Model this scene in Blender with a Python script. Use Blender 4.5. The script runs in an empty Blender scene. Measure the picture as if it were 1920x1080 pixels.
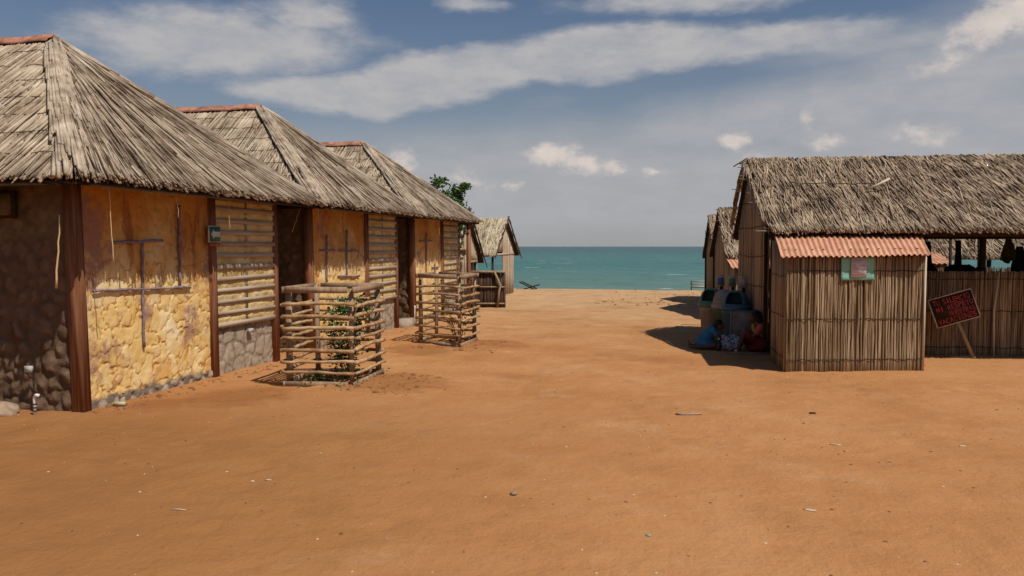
import bpy, math, random
import numpy as np
from mathutils import Vector, Matrix, Euler
RS = np.random.RandomState(7); random.seed(7)
SC = bpy.context.scene; COL = SC.collection
rad = math.radians

# ------------------------------------------------------------------ camera, sky, sun
FPX = 1500.0; EYE = 1.7
YAW = math.atan(350/FPX); PIT = math.atan(78/FPX)
cam = bpy.data.cameras.new('camera'); camo = bpy.data.objects.new('camera', cam); COL.objects.link(camo)
camo.location = (0, 0, EYE); camo.rotation_euler = (math.pi/2-PIT, 0, YAW)
cam.sensor_width = 36; cam.lens = 36*FPX/1920; cam.clip_start = .1; cam.clip_end = 20000
SC.camera = camo
SUNV = Vector((.57, -.34, 1)).normalized()
SUN_EL = math.asin(SUNV.z); SUN_AZ = math.atan2(SUNV.x, SUNV.y)
sl = bpy.data.lights.new('sun', 'SUN'); sl.energy = 4.1; sl.angle = rad(.6); sl.color = (1, .94, .84)
so = bpy.data.objects.new('sun', sl); COL.objects.link(so)
so.rotation_euler = SUNV.to_track_quat('Z', 'Y').to_euler(); so.location = (5, -5, 20)
vs = SC.view_settings; vs.view_transform = 'Standard'; vs.look = 'None'; vs.exposure = 0; vs.gamma = 1; vs.use_curve_mapping = False

W = bpy.data.worlds.new('World'); SC.world = W; W.use_nodes = True
nt = W.node_tree; N = nt.nodes; L = nt.links; N.clear()
SKY_STRENGTH = .06
def world():
    out = N.new('ShaderNodeOutputWorld'); bg = N.new('ShaderNodeBackground'); bg.inputs[1].default_value = SKY_STRENGTH
    L.new(bg.outputs[0], out.inputs[0])
    sky = N.new('ShaderNodeTexSky'); sky.sky_type = 'NISHITA'; sky.sun_disc = False
    sky.sun_elevation = SUN_EL; sky.sun_rotation = SUN_AZ; sky.altitude = 0; sky.air_density = 1.0; sky.dust_density = 1.0; sky.ozone_density = 2.0
    tc = N.new('ShaderNodeTexCoord'); sep = N.new('ShaderNodeSeparateXYZ'); L.new(tc.outputs['Generated'], sep.inputs[0])
    def m(op, a, b=None, c=None):
        n = N.new('ShaderNodeMath'); n.operation = op
        for i, v in enumerate((a, b, c)):
            if v is None: continue
            if isinstance(v, (int, float)): n.inputs[i].default_value = v
            else: L.new(v, n.inputs[i])
        return n.outputs[0]
    az = m('ARCTAN2', sep.outputs[0], sep.outputs[1]); el = m('ARCSINE', sep.outputs[2])
    cb = N.new('ShaderNodeCombineXYZ'); L.new(az, cb.inputs[0]); L.new(el, cb.inputs[1])
    def noise(vec, scale, detail=4, rough=.55, sx=1, sy=1, off=0):
        mp = N.new('ShaderNodeMapping'); mp.inputs['Scale'].default_value = (sx, sy, 1); mp.inputs['Location'].default_value = (off, off, off)
        L.new(vec, mp.inputs[0]); n = N.new('ShaderNodeTexNoise'); n.inputs['Scale'].default_value = scale
        n.inputs['Detail'].default_value = detail; n.inputs['Roughness'].default_value = rough; L.new(mp.outputs[0], n.inputs['Vector']); return n
    def warp(scale, amt, sx, sy, off):
        n = noise(cb.outputs[0], scale, 5, .6, sx, sy, off)
        s = N.new('ShaderNodeVectorMath'); s.operation = 'SUBTRACT'; s.inputs[1].default_value = (.5, .5, .5); L.new(n.outputs['Color'], s.inputs[0])
        a = N.new('ShaderNodeVectorMath'); a.operation = 'MULTIPLY_ADD'; a.inputs[1].default_value = amt; L.new(s.outputs[0], a.inputs[0]); L.new(cb.outputs[0], a.inputs[2])
        return a.outputs[0]
    wA = warp(7, (.10, .035, 0), 1, 2.2, 3.1); wB = warp(38, (.034, .026, 0), 1, 1.2, 8.3)
    cy, sy_, cp, sp = math.cos(YAW), math.sin(YAW), math.cos(PIT), math.sin(PIT)
    def azel(px, py):
        a, b = px-960, 540-py
        d = Vector((-sy_*cp*FPX+cy*a-sy_*sp*b, cy*cp*FPX+sy_*a+cy*sp*b, -sp*FPX+cp*b)).normalized()
        return math.atan2(d.x, d.y), math.asin(d.z)
    def blobs(vec, lst):
        cur = None
        for (x, y, rx, ry, rot, s) in lst:
            a, e = azel(x, y); mp = N.new('ShaderNodeMapping'); mp.vector_type = 'TEXTURE'
            mp.inputs['Location'].default_value = (a, e, 0); mp.inputs['Rotation'].default_value = (0, 0, rad(rot)); mp.inputs['Scale'].default_value = (rx/FPX, ry/FPX, 1)
            L.new(vec, mp.inputs[0]); g = N.new('ShaderNodeTexGradient'); g.gradient_type = 'SPHERICAL'; L.new(mp.outputs[0], g.inputs[0])
            v = m('MULTIPLY', g.outputs[1], s); cur = v if cur is None else m('MAXIMUM', cur, v)
        return cur
    def sm(v, a, b, c=0., d=1.):
        n = N.new('ShaderNodeMapRange'); n.interpolation_type = 'SMOOTHSTEP'; L.new(v, n.inputs[0])
        for i, q in enumerate((a, b, c, d)): n.inputs[i+1].default_value = q
        return n.outputs[0]
    streak = blobs(wA, [(410, 82, 370, 85, 2, .8), (560, 25, 170, 60, 0, .55), (640, 178, 260, 48, 0, .9), (720, 190, 110, 42, 6, 1), (860, 140, 260, 66, 9, 1.1),
        (1130, 100, 340, 60, 4, 1.1), (1400, 78, 330, 40, 2, .8), (1300, 0, 380, 34, 0, .6), (900, 8, 110, 22, 0, .6)])
    veil = blobs(wA, [(1950, 190, 620, 210, 8, 1.0), (1500, 210, 620, 90, 8, .65), (1100, 350, 1000, 150, 0, .8), (1700, 80, 320, 60, 0, .5)])
    cum = blobs(wB, [(1035, 290, 70, 32, 0, 1), (1090, 308, 80, 30, -8, .9), (1150, 314, 48, 22, 0, .8), (1376, 264, 42, 24, 0, 1), (1222, 325, 42, 14, 0, .7),
        (752, 300, 45, 42, -20, .75), (880, 340, 75, 28, -12, .6), (960, 347, 30, 14, 0, .7), (1725, 250, 95, 34, -8, .55), (1512, 218, 20, 40, 0, .55), (1545, 268, 60, 26, 0, .6), (1870, 36, 110, 45, 20, 1.1), (1940, 10, 110, 60, 0, 1.1), (1420, 300, 60, 24, 0, .5),
        (1765, 118, 90, 26, 15, .55)])
    # loose clouds everywhere else in the sky, of the same kind
    gen = noise(cb.outputs[0], 3.0, 6, .6, .8, 2.6, 5.0)
    genv = sm(gen.outputs[0], .56, .8, 0, .35)
    fine = noise(cb.outputs[0], 16, 5, .6, 1, 2.5, 1.0)
    fmul = sm(fine.outputs[0], .25, .75, .72, 1.12)
    puff = noise(cb.outputs[0], 55, 6, .62, 1, 1.4, 2.0)
    cum = m('MULTIPLY_ADD', m('SUBTRACT', puff.outputs[0], .5), m('MINIMUM', m('MULTIPLY', cum, 3.0), 1.1), cum)
    streak = m('MULTIPLY_ADD', m('SUBTRACT', fine.outputs[0], .5), .42, streak)
    hz = m('POWER', m('SUBTRACT', 1.0, m('MINIMUM', m('DIVIDE', m('MAXIMUM', el, 0.0), .40), 1.0)), 1.7)
    def mix(a, b, f):
        n = N.new('ShaderNodeMix'); n.data_type = 'RGBA'
        for i, v in ((6, a), (7, b)):
            if isinstance(v, tuple): n.inputs[i].default_value = v+(1,)
            else: L.new(v, n.inputs[i])
        if isinstance(f, float): n.inputs[0].default_value = f
        else: L.new(f, n.inputs[0])
        return n.outputs[2]
    k = 1/SKY_STRENGTH
    tint = N.new('ShaderNodeMix'); tint.data_type = 'RGBA'; tint.blend_type = 'MULTIPLY'; tint.inputs[0].default_value = 1
    L.new(sky.outputs[0], tint.inputs[6]); tint.inputs[7].default_value = (.74, .88, 1.02, 1)
    c = mix(tint.outputs[2], (.33*k, .338*k, .338*k), m('MULTIPLY', hz, .93))
    c = mix(c, (.415*k, .415*k, .435*k), m('MULTIPLY', m('MULTIPLY', sm(veil, .0, .55), fmul), .88))
    c = mix(c, (.37*k, .37*k, .39*k), genv)
    c = mix(c, (.465*k, .455*k, .46*k), m('MULTIPLY', m('MULTIPLY', sm(streak, .10, .52), fmul), .92))
    c = mix(c, (.72*k, .63*k, .57*k), m('MULTIPLY', m('MULTIPLY', sm(cum, .10, .85), fmul), .85))
    L.new(c, bg.inputs[0])
    W.cycles.sampling_method = 'MANUAL'; W.cycles.sample_map_resolution = 512
world()

# ------------------------------------------------------------------ helpers
def lat(ix, iy, seed):
    h = np.sin(ix*127.1+iy*311.7+seed*74.7)*43758.5453
    return h-np.floor(h)
def vn(x, y, seed=0):
    ix, iy = np.floor(x), np.floor(y); fx, fy = x-ix, y-iy
    fx = fx*fx*(3-2*fx); fy = fy*fy*(3-2*fy)
    return (lat(ix, iy, seed)*(1-fx)+lat(ix+1, iy, seed)*fx)*(1-fy)+(lat(ix, iy+1, seed)*(1-fx)+lat(ix+1, iy+1, seed)*fx)*fy
def fbm(x, y, seed=0, o=4):
    s = 0; a = .5
    for i in range(o):
        s = s+a*(vn(x, y, seed+i*13)-.5); x = x*2.03; y = y*2.03; a *= .5
    return s
def A(*v): return np.array(v, float)
class G:
    def __init__(s): s.v = []; s.f4 = []; s.f3 = []; s.t = []; s.n = 0; s.e = []
    def add(s, v, f4=None, f3=None, tone=.5):
        v = np.asarray(v, float).reshape(-1, 3)
        if f4 is not None and len(f4): s.f4.append(np.asarray(f4, np.int64)+s.n)
        if f3 is not None and len(f3): s.f3.append(np.asarray(f3, np.int64)+s.n)
        s.v.append(v); s.t.append(np.broadcast_to(np.asarray(tone, float), (len(v),)).copy()); s.n += len(v); return s
    def hexa(s, p, tone=.5):   # 8 corners: bottom 4 ccw, top 4 ccw
        return s.add(p, [[3, 2, 1, 0], [4, 5, 6, 7], [0, 1, 5, 4], [1, 2, 6, 5], [2, 3, 7, 6], [3, 0, 4, 7]], tone=tone)
    def box(s, x0, x1, y0, y1, z0, z1, tone=.5, b=None):
        p = A([x0, y0, z0], [x1, y0, z0], [x1, y1, z0], [x0, y1, z0], [x0, y0, z1], [x1, y0, z1], [x1, y1, z1], [x0, y1, z1])
        return s.hexa(p, tone)
    def obox(s, c, ax, ay, az, tone=.5):  # centre and half axes
        c, ax, ay, az = map(lambda q: np.asarray(q, float), (c, ax, ay, az))
        return s.hexa([c-ax-ay-az, c+ax-ay-az, c+ax+ay-az, c-ax+ay-az, c-ax-ay+az, c+ax-ay+az, c+ax+ay+az, c-ax+ay+az], tone)
    def bar(s, p, q, w, h, up=(0, 0, 1), tone=.5):  # board from p to q, w across, h along up
        p, q = A(*p), A(*q); d = q-p; d1 = d/np.linalg.norm(d); up = A(*up); sd = np.cross(d1, up); sd /= np.linalg.norm(sd); u2 = np.cross(sd, d1)
        return s.obox((p+q)/2, d/2, sd*w/2, u2*h/2, tone)
    def tubes(s, P, R, sides=5, tone=.5, cap=True):
        P = np.asarray(P, float); R = np.asarray(R, float)
        if P.ndim == 2: P = P[None]
        n, k, _ = P.shape; R = np.broadcast_to(R if R.ndim else R[None], (n, k)) if R.ndim != 1 or len(R) == k else np.broadcast_to(R[:, None], (n, k))
        if cap:
            P = np.concatenate([P[:, :1], P, P[:, -1:]], 1); R = np.concatenate([R[:, :1]*.02, R, R[:, -1:]*.02], 1)
            T = np.gradient(P[:, 1:-1], axis=1); T = np.concatenate([T[:, :1], T, T[:, -1:]], 1); k += 2
        else: T = np.gradient(P, axis=1)
        T = T/(np.linalg.norm(T, axis=2, keepdims=True)+1e-9)
        ref = np.where(np.abs(T[:, :1, 2:3]) > .8, A(1, .13, 0), A(.1, .05, 1)); ref = np.broadcast_to(ref, T.shape)
        X = np.cross(T, ref); X /= (np.linalg.norm(X, axis=2, keepdims=True)+1e-9); Y = np.cross(T, X)
        a = np.arange(sides)*2*np.pi/sides
        V = P[:, :, None]+R[:, :, None, None]*(np.cos(a)[None, None, :, None]*X[:, :, None]+np.sin(a)[None, None, :, None]*Y[:, :, None])
        b = (np.arange(n)*k*sides)[:, None, None]; j = (np.arange(k-1)*sides)[None, :, None]; i = np.arange(sides)[None, None, :]; i2 = (i+1) % sides
        f = np.stack([b+j+i, b+j+i2, b+j+sides+i2, b+j+sides+i], -1).reshape(-1, 4)
        t = np.asarray(tone, float)
        if t.ndim: t = np.repeat(t, k*sides)
        return s.add(V.reshape(-1, 3), f, tone=t)
    def grid(s, V, tone=.5, wrap=False):  # V (a,b,3)
        a, b, _ = V.shape; i = np.arange(a-1)[:, None]*b; j = np.arange(b-1)[None]
        f = np.stack([i+j, i+j+1, i+b+j+1, i+b+j], -1).reshape(-1, 4)
        t = np.asarray(tone, float)
        return s.add(V.reshape(-1, 3), f, tone=t.reshape(-1) if t.ndim else t)
    def lathe(s, c, prof, sides=24, tone=.5):
        a = np.linspace(0, 2*np.pi, sides+1); P = np.array(prof, float)
        V = np.stack([c[0]+P[:, None, 0]*np.cos(a), c[1]+P[:, None, 0]*np.sin(a), c[2]+np.repeat(P[:, 1:2], sides+1, 1)], -1)
        return s.grid(V[:, ::-1], tone)
    def ell(s, c, r, rot=None, n=10, tone=.5, lump=0, seed=0):
        a = np.linspace(0, 2*np.pi, 2*n+1)[None]; b = np.linspace(-np.pi/2, np.pi/2, n+1)[:, None]
        V = np.stack([np.cos(b)*np.cos(a), np.cos(b)*np.sin(a), np.sin(b)+0*a], -1)
        if lump:
            q = V*2.2+seed*3.7; d = vn(q[..., 0]+q[..., 2]*.7, q[..., 1]-q[..., 2]*.5, seed)+vn(q[..., 2]*1.3+q[..., 1], q[..., 0]*1.2, seed+5)-1
            V = V*(1+lump*d[..., None])
        V = V*A(*r)
        if rot is not None: V = V@np.array(Euler(rot).to_matrix()).T
        return s.grid(V+A(*c), tone)
    def mesh(s, name, mat, off=(0, 0, 0), smooth=False):
        me = bpy.data.meshes.new(name); V = np.concatenate(s.v)-A(*off)
        f4 = np.concatenate(s.f4) if s.f4 else np.zeros((0, 4), np.int64); f3 = np.concatenate(s.f3) if s.f3 else np.zeros((0, 3), np.int64)
        me.vertices.add(len(V)); me.vertices.foreach_set('co', V.astype(np.float32).ravel())
        idx = np.concatenate([f4.ravel(), f3.ravel()]).astype(np.int32); me.loops.add(len(idx)); me.loops.foreach_set('vertex_index', idx)
        st = np.concatenate([np.arange(len(f4))*4, len(f4)*4+np.arange(len(f3))*3]).astype(np.int32)
        me.polygons.add(len(st)); me.polygons.foreach_set('loop_start', st)
        at = me.attributes.new('tone', 'FLOAT', 'POINT'); at.data.foreach_set('value', np.concatenate(s.t).astype(np.float32))
        me.update(calc_edges=True); me.validate()
        if smooth: me.polygons.foreach_set('use_smooth', np.ones(len(me.polygons), bool))
        if mat: me.materials.append(mat)
        return me
def tag(o, label=None, cat=None, group=None, kind=None):
    if label: o['label'] = label
    if cat: o['category'] = cat
    if group: o['group'] = group
    if kind: o['kind'] = kind
    return o
def thing(name, label, cat, loc=(0, 0, 0), group=None):
    o = bpy.data.objects.new(name, None); o.empty_display_size = .2; COL.objects.link(o); o.location = loc; tag(o, label, cat, group); return o
def root_of(o):
    while o.parent: o = o.parent
    return o
def part(name, g, mat, parent=None, smooth=False, kind=None, label=None, off=None):
    off_ = tuple(root_of(parent).location) if parent else (off or (0, 0, 0))
    o = bpy.data.objects.new(name, g.mesh(name, mat, off_, smooth)); COL.objects.link(o)
    if parent: o.parent = parent
    elif off: o.location = off
    tag(o, label=label, kind=kind); return o
def solo(name, g, mat, label, cat, loc, group=None, smooth=False):
    o = part(name, g, mat, None, smooth); o.location = loc; return tag(o, label, cat, group)
def inst(name, me, parent, loc, rot=(0, 0, 0), sc=(1, 1, 1)):
    o = bpy.data.objects.new(name, me); COL.objects.link(o); o.parent = parent; r = root_of(parent).location
    o.location = Vector(loc)-r; o.rotation_euler = rot; o.scale = sc; return o

# ------------------------------------------------------------------ materials
class MT:
    def __init__(s, name, rough=.85, spec=.2):
        s.m = bpy.data.materials.new(name); s.m.use_nodes = True; s.t = s.m.node_tree; s.N = s.t.nodes; s.L = s.t.links
        s.b = s.N['Principled BSDF']; s.b.inputs['Roughness'].default_value = rough; s.b.inputs['Specular IOR Level'].default_value = spec
        s.tc = s.N.new('ShaderNodeTexCoord'); s.pos = s.N.new('ShaderNodeNewGeometry').outputs['Position']
    def mp(s, sc=(1, 1, 1), vec=None):
        n = s.N.new('ShaderNodeMapping'); n.inputs['Scale'].default_value = sc; s.L.new(vec or s.pos, n.inputs[0]); return n.outputs[0]
    def noise(s, scale, detail=5, rough=.6, sc=None, vec=None):
        n = s.N.new('ShaderNodeTexNoise'); n.inputs['Scale'].default_value = scale; n.inputs['Detail'].default_value = detail; n.inputs['Roughness'].default_value = rough
        s.L.new(s.mp(sc, vec) if sc else (vec or s.pos), n.inputs['Vector']); return n.outputs['Fac']
    def attr(s, nm='tone'):
        n = s.N.new('ShaderNodeAttribute'); n.attribute_name = nm; return n.outputs['Fac']
    def orand(s): return s.N.new('ShaderNodeObjectInfo').outputs['Random']
    def ramp(s, f, stops):
        n = s.N.new('ShaderNodeValToRGB'); cr = n.color_ramp
        while len(cr.elements) < len(stops): cr.elements.new(.5)
        for e, (p, c) in zip(cr.elements, stops): e.position = p; e.color = tuple(c)+(1,) if len(c) == 3 else c
        s.L.new(f, n.inputs[0]); return n.outputs[0]
    def rng(s, f, a, b, c=0., d=1., smooth=True):
        n = s.N.new('ShaderNodeMapRange'); n.interpolation_type = 'SMOOTHSTEP' if smooth else 'LINEAR'; s.L.new(f, n.inputs[0])
        for i, q in enumerate((a, b, c, d)): n.inputs[i+1].default_value = q
        return n.outputs[0]
    def math(s, op, a, b=None):
        n = s.N.new('ShaderNodeMath'); n.operation = op
        for i, v in enumerate((a, b)):
            if v is None: continue
            if isinstance(v, (int, float)): n.inputs[i].default_value = v
            else: s.L.new(v, n.inputs[i])
        return n.outputs[0]
    def mix(s, a, b, f, blend='MIX'):
        n = s.N.new('ShaderNodeMix'); n.data_type = 'RGBA'; n.blend_type = blend
        for i, v in ((6, a), (7, b)):
            if isinstance(v, tuple): n.inputs[i].default_value = v+(1,)
            else: s.L.new(v, n.inputs[i])
        if isinstance(f, (int, float)): n.inputs[0].default_value = f
        else: s.L.new(f, n.inputs[0])
        return n.outputs[2]
    def col(s, c):
        if isinstance(c, tuple): s.b.inputs['Base Color'].default_value = c+(1,)
        else: s.L.new(c, s.b.inputs['Base Color'])
    def bump(s, h, dist=.01, st=1.):
        n = s.N.new('ShaderNodeBump'); n.inputs['Distance'].default_value = dist; n.inputs['Strength'].default_value = st; s.L.new(h, n.inputs['Height']); s.L.new(n.outputs[0], s.b.inputs['Normal'])
def fibre(name, stops, nsc=(6, 6, 6), rough=.85, mixn=.45, obj=False, grain=60, spots=None):
    t = MT(name, rough, .15); f = t.attr()
    if obj: f = t.math('ADD', t.math('MULTIPLY', f, .35), t.math('MULTIPLY', t.orand(), .65))
    n = t.noise(1, 4, .65, nsc); f2 = t.math('ADD', t.math('MULTIPLY', f, 1-mixn), t.math('MULTIPLY', t.rng(n, .25, .75), mixn))
    c = t.ramp(f2, stops)
    if spots: c = t.mix(c, spots[0], t.rng(t.noise(spots[1], 4, .6), spots[2], spots[3]))
    t.col(c); t.bump(t.noise(grain, 3, .6), .003, .6); return t.m
def plain(name, c, rough=.7, spec=.3, var=.25, scale=8, metal=0, bump=0):
    t = MT(name, rough, spec); n = t.rng(t.noise(scale, 5, .6), .25, .75)
    t.col(t.mix(tuple(x*(1-var) for x in c), tuple(min(1, x*(1+var)) for x in c), n)); t.b.inputs['Metallic'].default_value = metal
    if bump: t.bump(t.noise(scale*6, 4, .6), bump, .8)
    return t.m
M = {}
M['thatch'] = fibre('reed_thatch', [(0, (.018, .011, .007)), (.25, (.09, .058, .036)), (.5, (.27, .20, .14)), (.8, (.47, .38, .285)), (1, (.60, .50, .39))], (3, 3, 3), spots=((.09, .06, .04), 1.1, .52, .82))
M['thatch_r'] = fibre('palm_thatch', [(0, (.02, .012, .007)), (.25, (.11, .073, .045)), (.5, (.29, .21, .14)), (.8, (.47, .36, .25)), (1, (.58, .46, .34))], (3, 3, 3), spots=((.15, .10, .07), 1.3, .56, .85))
M['thatch_c'] = fibre('clean_reed', [(0, (.02, .012, .008)), (.25, (.12, .08, .05)), (.5, (.33, .25, .175)), (.8, (.52, .42, .31)), (1, (.64, .54, .42))], (3, 3, 3))
M['thatch_pale'] = fibre('pale_thatch', [(0, (.10, .07, .045)), (.3, (.33, .26, .17)), (.6, (.52, .43, .30)), (1, (.66, .57, .42))], (3, 3, 3))
M['under'] = plain('roof_deck_dark', (.035, .021, .013), .95, .05)
M['cane'] = fibre('wall_cane', [(0, (.07, .042, .022)), (.3, (.175, .112, .060)), (.55, (.30, .205, .118)), (.8, (.43, .32, .20)), (1, (.56, .45, .31))], (14, 14, 1.6), obj=True, mixn=.5)
M['cane_m'] = fibre('joined_cane', [(0, (.08, .05, .027)), (.3, (.22, .145, .08)), (.6, (.36, .26, .15)), (1, (.50, .38, .245))], (14, 14, 1.4), mixn=.4)
M['cane_pale'] = fibre('pale_cane', [(0, (.18, .125, .08)), (.4, (.42, .32, .225)), (1, (.60, .49, .37))], (14, 14, 1.4), mixn=.4)
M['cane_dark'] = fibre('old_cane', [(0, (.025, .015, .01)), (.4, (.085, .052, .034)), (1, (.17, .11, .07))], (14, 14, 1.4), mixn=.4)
M['wood_red'] = fibre('red_brown_board', [(0, (.09, .03, .013)), (.45, (.215, .085, .04)), (.75, (.31, .16, .085)), (1, (.46, .31, .19))], (34, 34, 1.2), mixn=.6, grain=90)
M['wood_grey'] = fibre('grey_board', [(0, (.14, .085, .045)), (.5, (.30, .195, .12)), (1, (.44, .32, .21))], (14, 14, 3), mixn=.6, grain=90)
M['slat'] = fibre('weathered_slat', [(0, (.22, .16, .11)), (.5, (.38, .29, .21)), (1, (.52, .42, .31))], (20, 2, 20), mixn=.6, obj=True, grain=90)
M['branch'] = fibre('branch_rail', [(0, (.13, .065, .03)), (.35, (.31, .18, .085)), (.7, (.47, .31, .165)), (1, (.58, .44, .28))], (9, 9, 9), mixn=.6, obj=True, grain=80)
M['dark_wood'] = fibre('dark_pole', [(0, (.012, .008, .006)), (.6, (.045, .03, .02)), (1, (.09, .06, .04))], (9, 9, 3), mixn=.5)
M['tin'] = None
def mats2():
    t = MT('yellow_plaster', .9, .1); z = t.N.new('ShaderNodeSeparateXYZ'); t.L.new(t.pos, z.inputs[0])
    base = t.ramp(t.math('ADD', t.math('MULTIPLY', t.attr(), .22), t.math('MULTIPLY', t.noise(2.6, 4, .6), .85)), [(.2, (.58, .31, .085)), (.42, (.70, .45, .15)), (.65, (.78, .57, .26)), (.9, (.82, .67, .41))])
    base = t.mix(base, (.20, .105, .05), t.math('MULTIPLY', t.rng(t.attr(), -.05, -.9), .5)); up = t.rng(z.outputs[2], 1.2, 2.0, 0, .95); c = t.mix(base, (.46, .19, .035), t.math('MULTIPLY', up, t.rng(t.noise(1.7, 3, .5), .25, .6, .45, 1)))  # orange rust towards the top, deepened to paint in the eave shade
    c = t.mix(c, (.80, .68, .46), t.math('MULTIPLY', t.rng(t.noise(2.3, 5, .7, (1, 1, .7)), .5, .72), t.rng(z.outputs[2], 1.9, 1.0, 0, .75)))  # cream patches, stronger low down to paint in the sunlit zone
    c = t.mix(c, (.52, .20, .035), t.math('MULTIPLY', t.rng(t.noise(1.35, 5, .65, (1, 1.5, .8)), .46, .66), t.rng(z.outputs[2], 1.0, 1.7, .38, .75)))  # orange stain, weakened low down where sunlight is painted in
    c = t.mix(c, (.30, .15, .12), t.math('MULTIPLY', t.rng(t.noise(1.9, 6, .7, (1, 1, .8)), .53, .64), .8))
    c = t.mix(c, (.25, .075, .02), t.math('MULTIPLY', t.rng(t.noise(1.0, 5, .6, (1, 4.5, .9)), .55, .72), t.rng(z.outputs[2], 1.1, 1.9, 0, .85)))
    c = t.mix(c, (.20, .15, .115), t.rng(t.math('ADD', z.outputs[2], t.math('MULTIPLY', t.math('SUBTRACT', t.noise(5, 6, .7), .5), .28)), .13, .06))
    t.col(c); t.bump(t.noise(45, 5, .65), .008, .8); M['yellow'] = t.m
    t = MT('ochre_mud', .95, .05)
    t.col(t.ramp(t.math('ADD', t.math('MULTIPLY', t.attr(), .4), t.math('MULTIPLY', t.noise(9, 5, .6), .6)), [(.2, (.46, .29, .10)), (.5, (.68, .49, .22)), (.85, (.80, .64, .36))]))
    t.bump(t.noise(50, 5, .7), .012, 1); M['mud'] = t.m
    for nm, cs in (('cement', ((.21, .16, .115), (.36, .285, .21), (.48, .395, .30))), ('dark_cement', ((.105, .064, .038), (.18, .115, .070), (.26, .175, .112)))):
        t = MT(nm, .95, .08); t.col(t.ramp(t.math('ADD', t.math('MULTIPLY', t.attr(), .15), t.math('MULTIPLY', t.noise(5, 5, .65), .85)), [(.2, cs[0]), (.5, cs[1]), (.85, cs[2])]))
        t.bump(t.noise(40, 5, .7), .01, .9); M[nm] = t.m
    # corrugated sheet
    t = MT('painted_tin', .6, .3); c = t.mix((.55, .26, .15), (.68, .375, .235), t.rng(t.noise(3, 5, .6), .3, .7))
    c = t.mix(c, (.42, .20, .12), t.rng(t.noise(1, 5, .65, (11, 1.5, 4)), .50, .72, 0, .75)); t.col(c); M['tin'] = t.m
    # sand
    t = MT('sand', .95, .08); s = t.N.new('ShaderNodeSeparateXYZ'); t.L.new(t.pos, s.inputs[0])
    big = t.noise(.35, 5, .6); mid = t.noise(1.6, 6, .65); fin = t.noise(22, 5, .75); cl = t.noise(.9, 7, .72)
    red = t.ramp(t.math('ADD', t.math('MULTIPLY', big, .6), t.math('MULTIPLY', mid, .4)), [(.32, (.365, .160, .056)), (.5, (.455, .212, .082)), (.68, (.505, .262, .112))])
    pale = t.ramp(mid, [(.3, (.44, .25, .12)), (.7, (.56, .36, .195))])
    fy = t.rng(t.math('ADD', s.outputs[1], t.math('MULTIPLY', t.math('SUBTRACT', big, .5), 12)), 11, 27); c = t.mix(red, pale, fy)
    c = t.mix(c, t.mix(c, (.55, .50, .45), .6, 'MULTIPLY'), t.rng(fin, .52, .75, 0, .6))
    c = t.mix(c, (.20, .085, .035), t.rng(t.noise(5, 4, .6), .66, .8, 0, .5))
    c = t.mix(c, (.62, .42, .26), t.math('MULTIPLY', t.rng(cl, .52, .72, 0, .35), t.rng(fin, .35, .6)))
    c = t.mix(c, (.26, .115, .04), t.math('MULTIPLY', t.rng(t.noise(.55, 6, .7), .5, .72, 0, .5), 1.0))
    c = t.mix(c, (.66, .50, .36), t.rng(t.noise(130, 2, .5), .70, .78, 0, .7))
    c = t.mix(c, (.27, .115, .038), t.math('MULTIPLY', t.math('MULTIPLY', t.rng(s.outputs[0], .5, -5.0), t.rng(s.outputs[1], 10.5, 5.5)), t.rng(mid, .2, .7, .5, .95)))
    for (a_, b_, r_) in ((-3.75, 9.25, 1.0), (-3.6, 13.2, .9), (-5.0, 8.0, .8), (-4.4, 12.3, .8), (-5.6, 7.5, .5)):   # freshly dug soil
        dx = t.math('DIVIDE', t.math('SUBTRACT', s.outputs[0], a_), r_); dy = t.math('DIVIDE', t.math('SUBTRACT', s.outputs[1], b_), r_)
        dd_ = t.math('ADD', t.math('ADD', t.math('MULTIPLY', dx, dx), t.math('MULTIPLY', dy, dy)), t.math('MULTIPLY', t.math('SUBTRACT', t.noise(3, 5, .65), .5), 1.8))
        c = t.mix(c, (.26, .105, .036), t.rng(dd_, .9, .1, 0, .65))
    wet = t.rng(s.outputs[2], -.25, -.55); c = t.mix(c, (.22, .14, .08), wet)
    t.col(c); h = t.math('ADD', t.math('MULTIPLY', t.noise(90, 4, .7), .3), t.math('ADD', fin, t.math('MULTIPLY', t.noise(6, 5, .6), 2.2)))
    t.bump(h, .012, .9); M['sand'] = t.m
    # sea
    t = MT('sea_water', .32, .22); s = t.N.new('ShaderNodeSeparateXYZ'); t.L.new(t.pos, s.inputs[0])
    d = t.rng(s.outputs[1], 36, 400, 0, 1, False); d = t.math('POWER', d, .4)
    c = t.ramp(d, [(0, (.20, .23, .165)), (.2, (.105, .19, .15)), (.45, (.05, .165, .145)), (.85, (.032, .13, .12)), (1, (.035, .105, .105))])
    band = t.noise(1, 4, .55, (.004, .02, 1)); c = t.mix(c, (.035, .115, .13), t.rng(band, .5, .7, 0, .6))
    rip = t.noise(1, 5, .65, (.35, .9, 1)); c = t.mix(c, (.02, .09, .10), t.rng(rip, .5, .75, 0, .45))
    capv = t.noise(1, 3, .6, (.22, .5, 1)); c = t.mix(c, (.62, .66, .66), t.rng(capv, .665, .70, 0, .8))
    t.col(c); t.bump(t.math('ADD', t.noise(1, 5, .6, (.6, 1.5, 1)), t.math('MULTIPLY', t.noise(1, 4, .6, (.1, .3, 1)), 3)), .5, .8); M['sea'] = t.m
mats2()
M['ridge'] = plain('ridge_sheet_red', (.36, .165, .105), .8, .15, .45, 7, bump=.01)
M['mauve'] = plain('mauve_paint', (.23, .165, .175), .85, .1, .35, 14, bump=.004)
M['white_pvc'] = plain('white_pvc', (.72, .68, .62), .4, .4, .12, 9)
M['white'] = plain('white_plastic', (.42, .40, .37), .5, .3, .1, 12)
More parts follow.
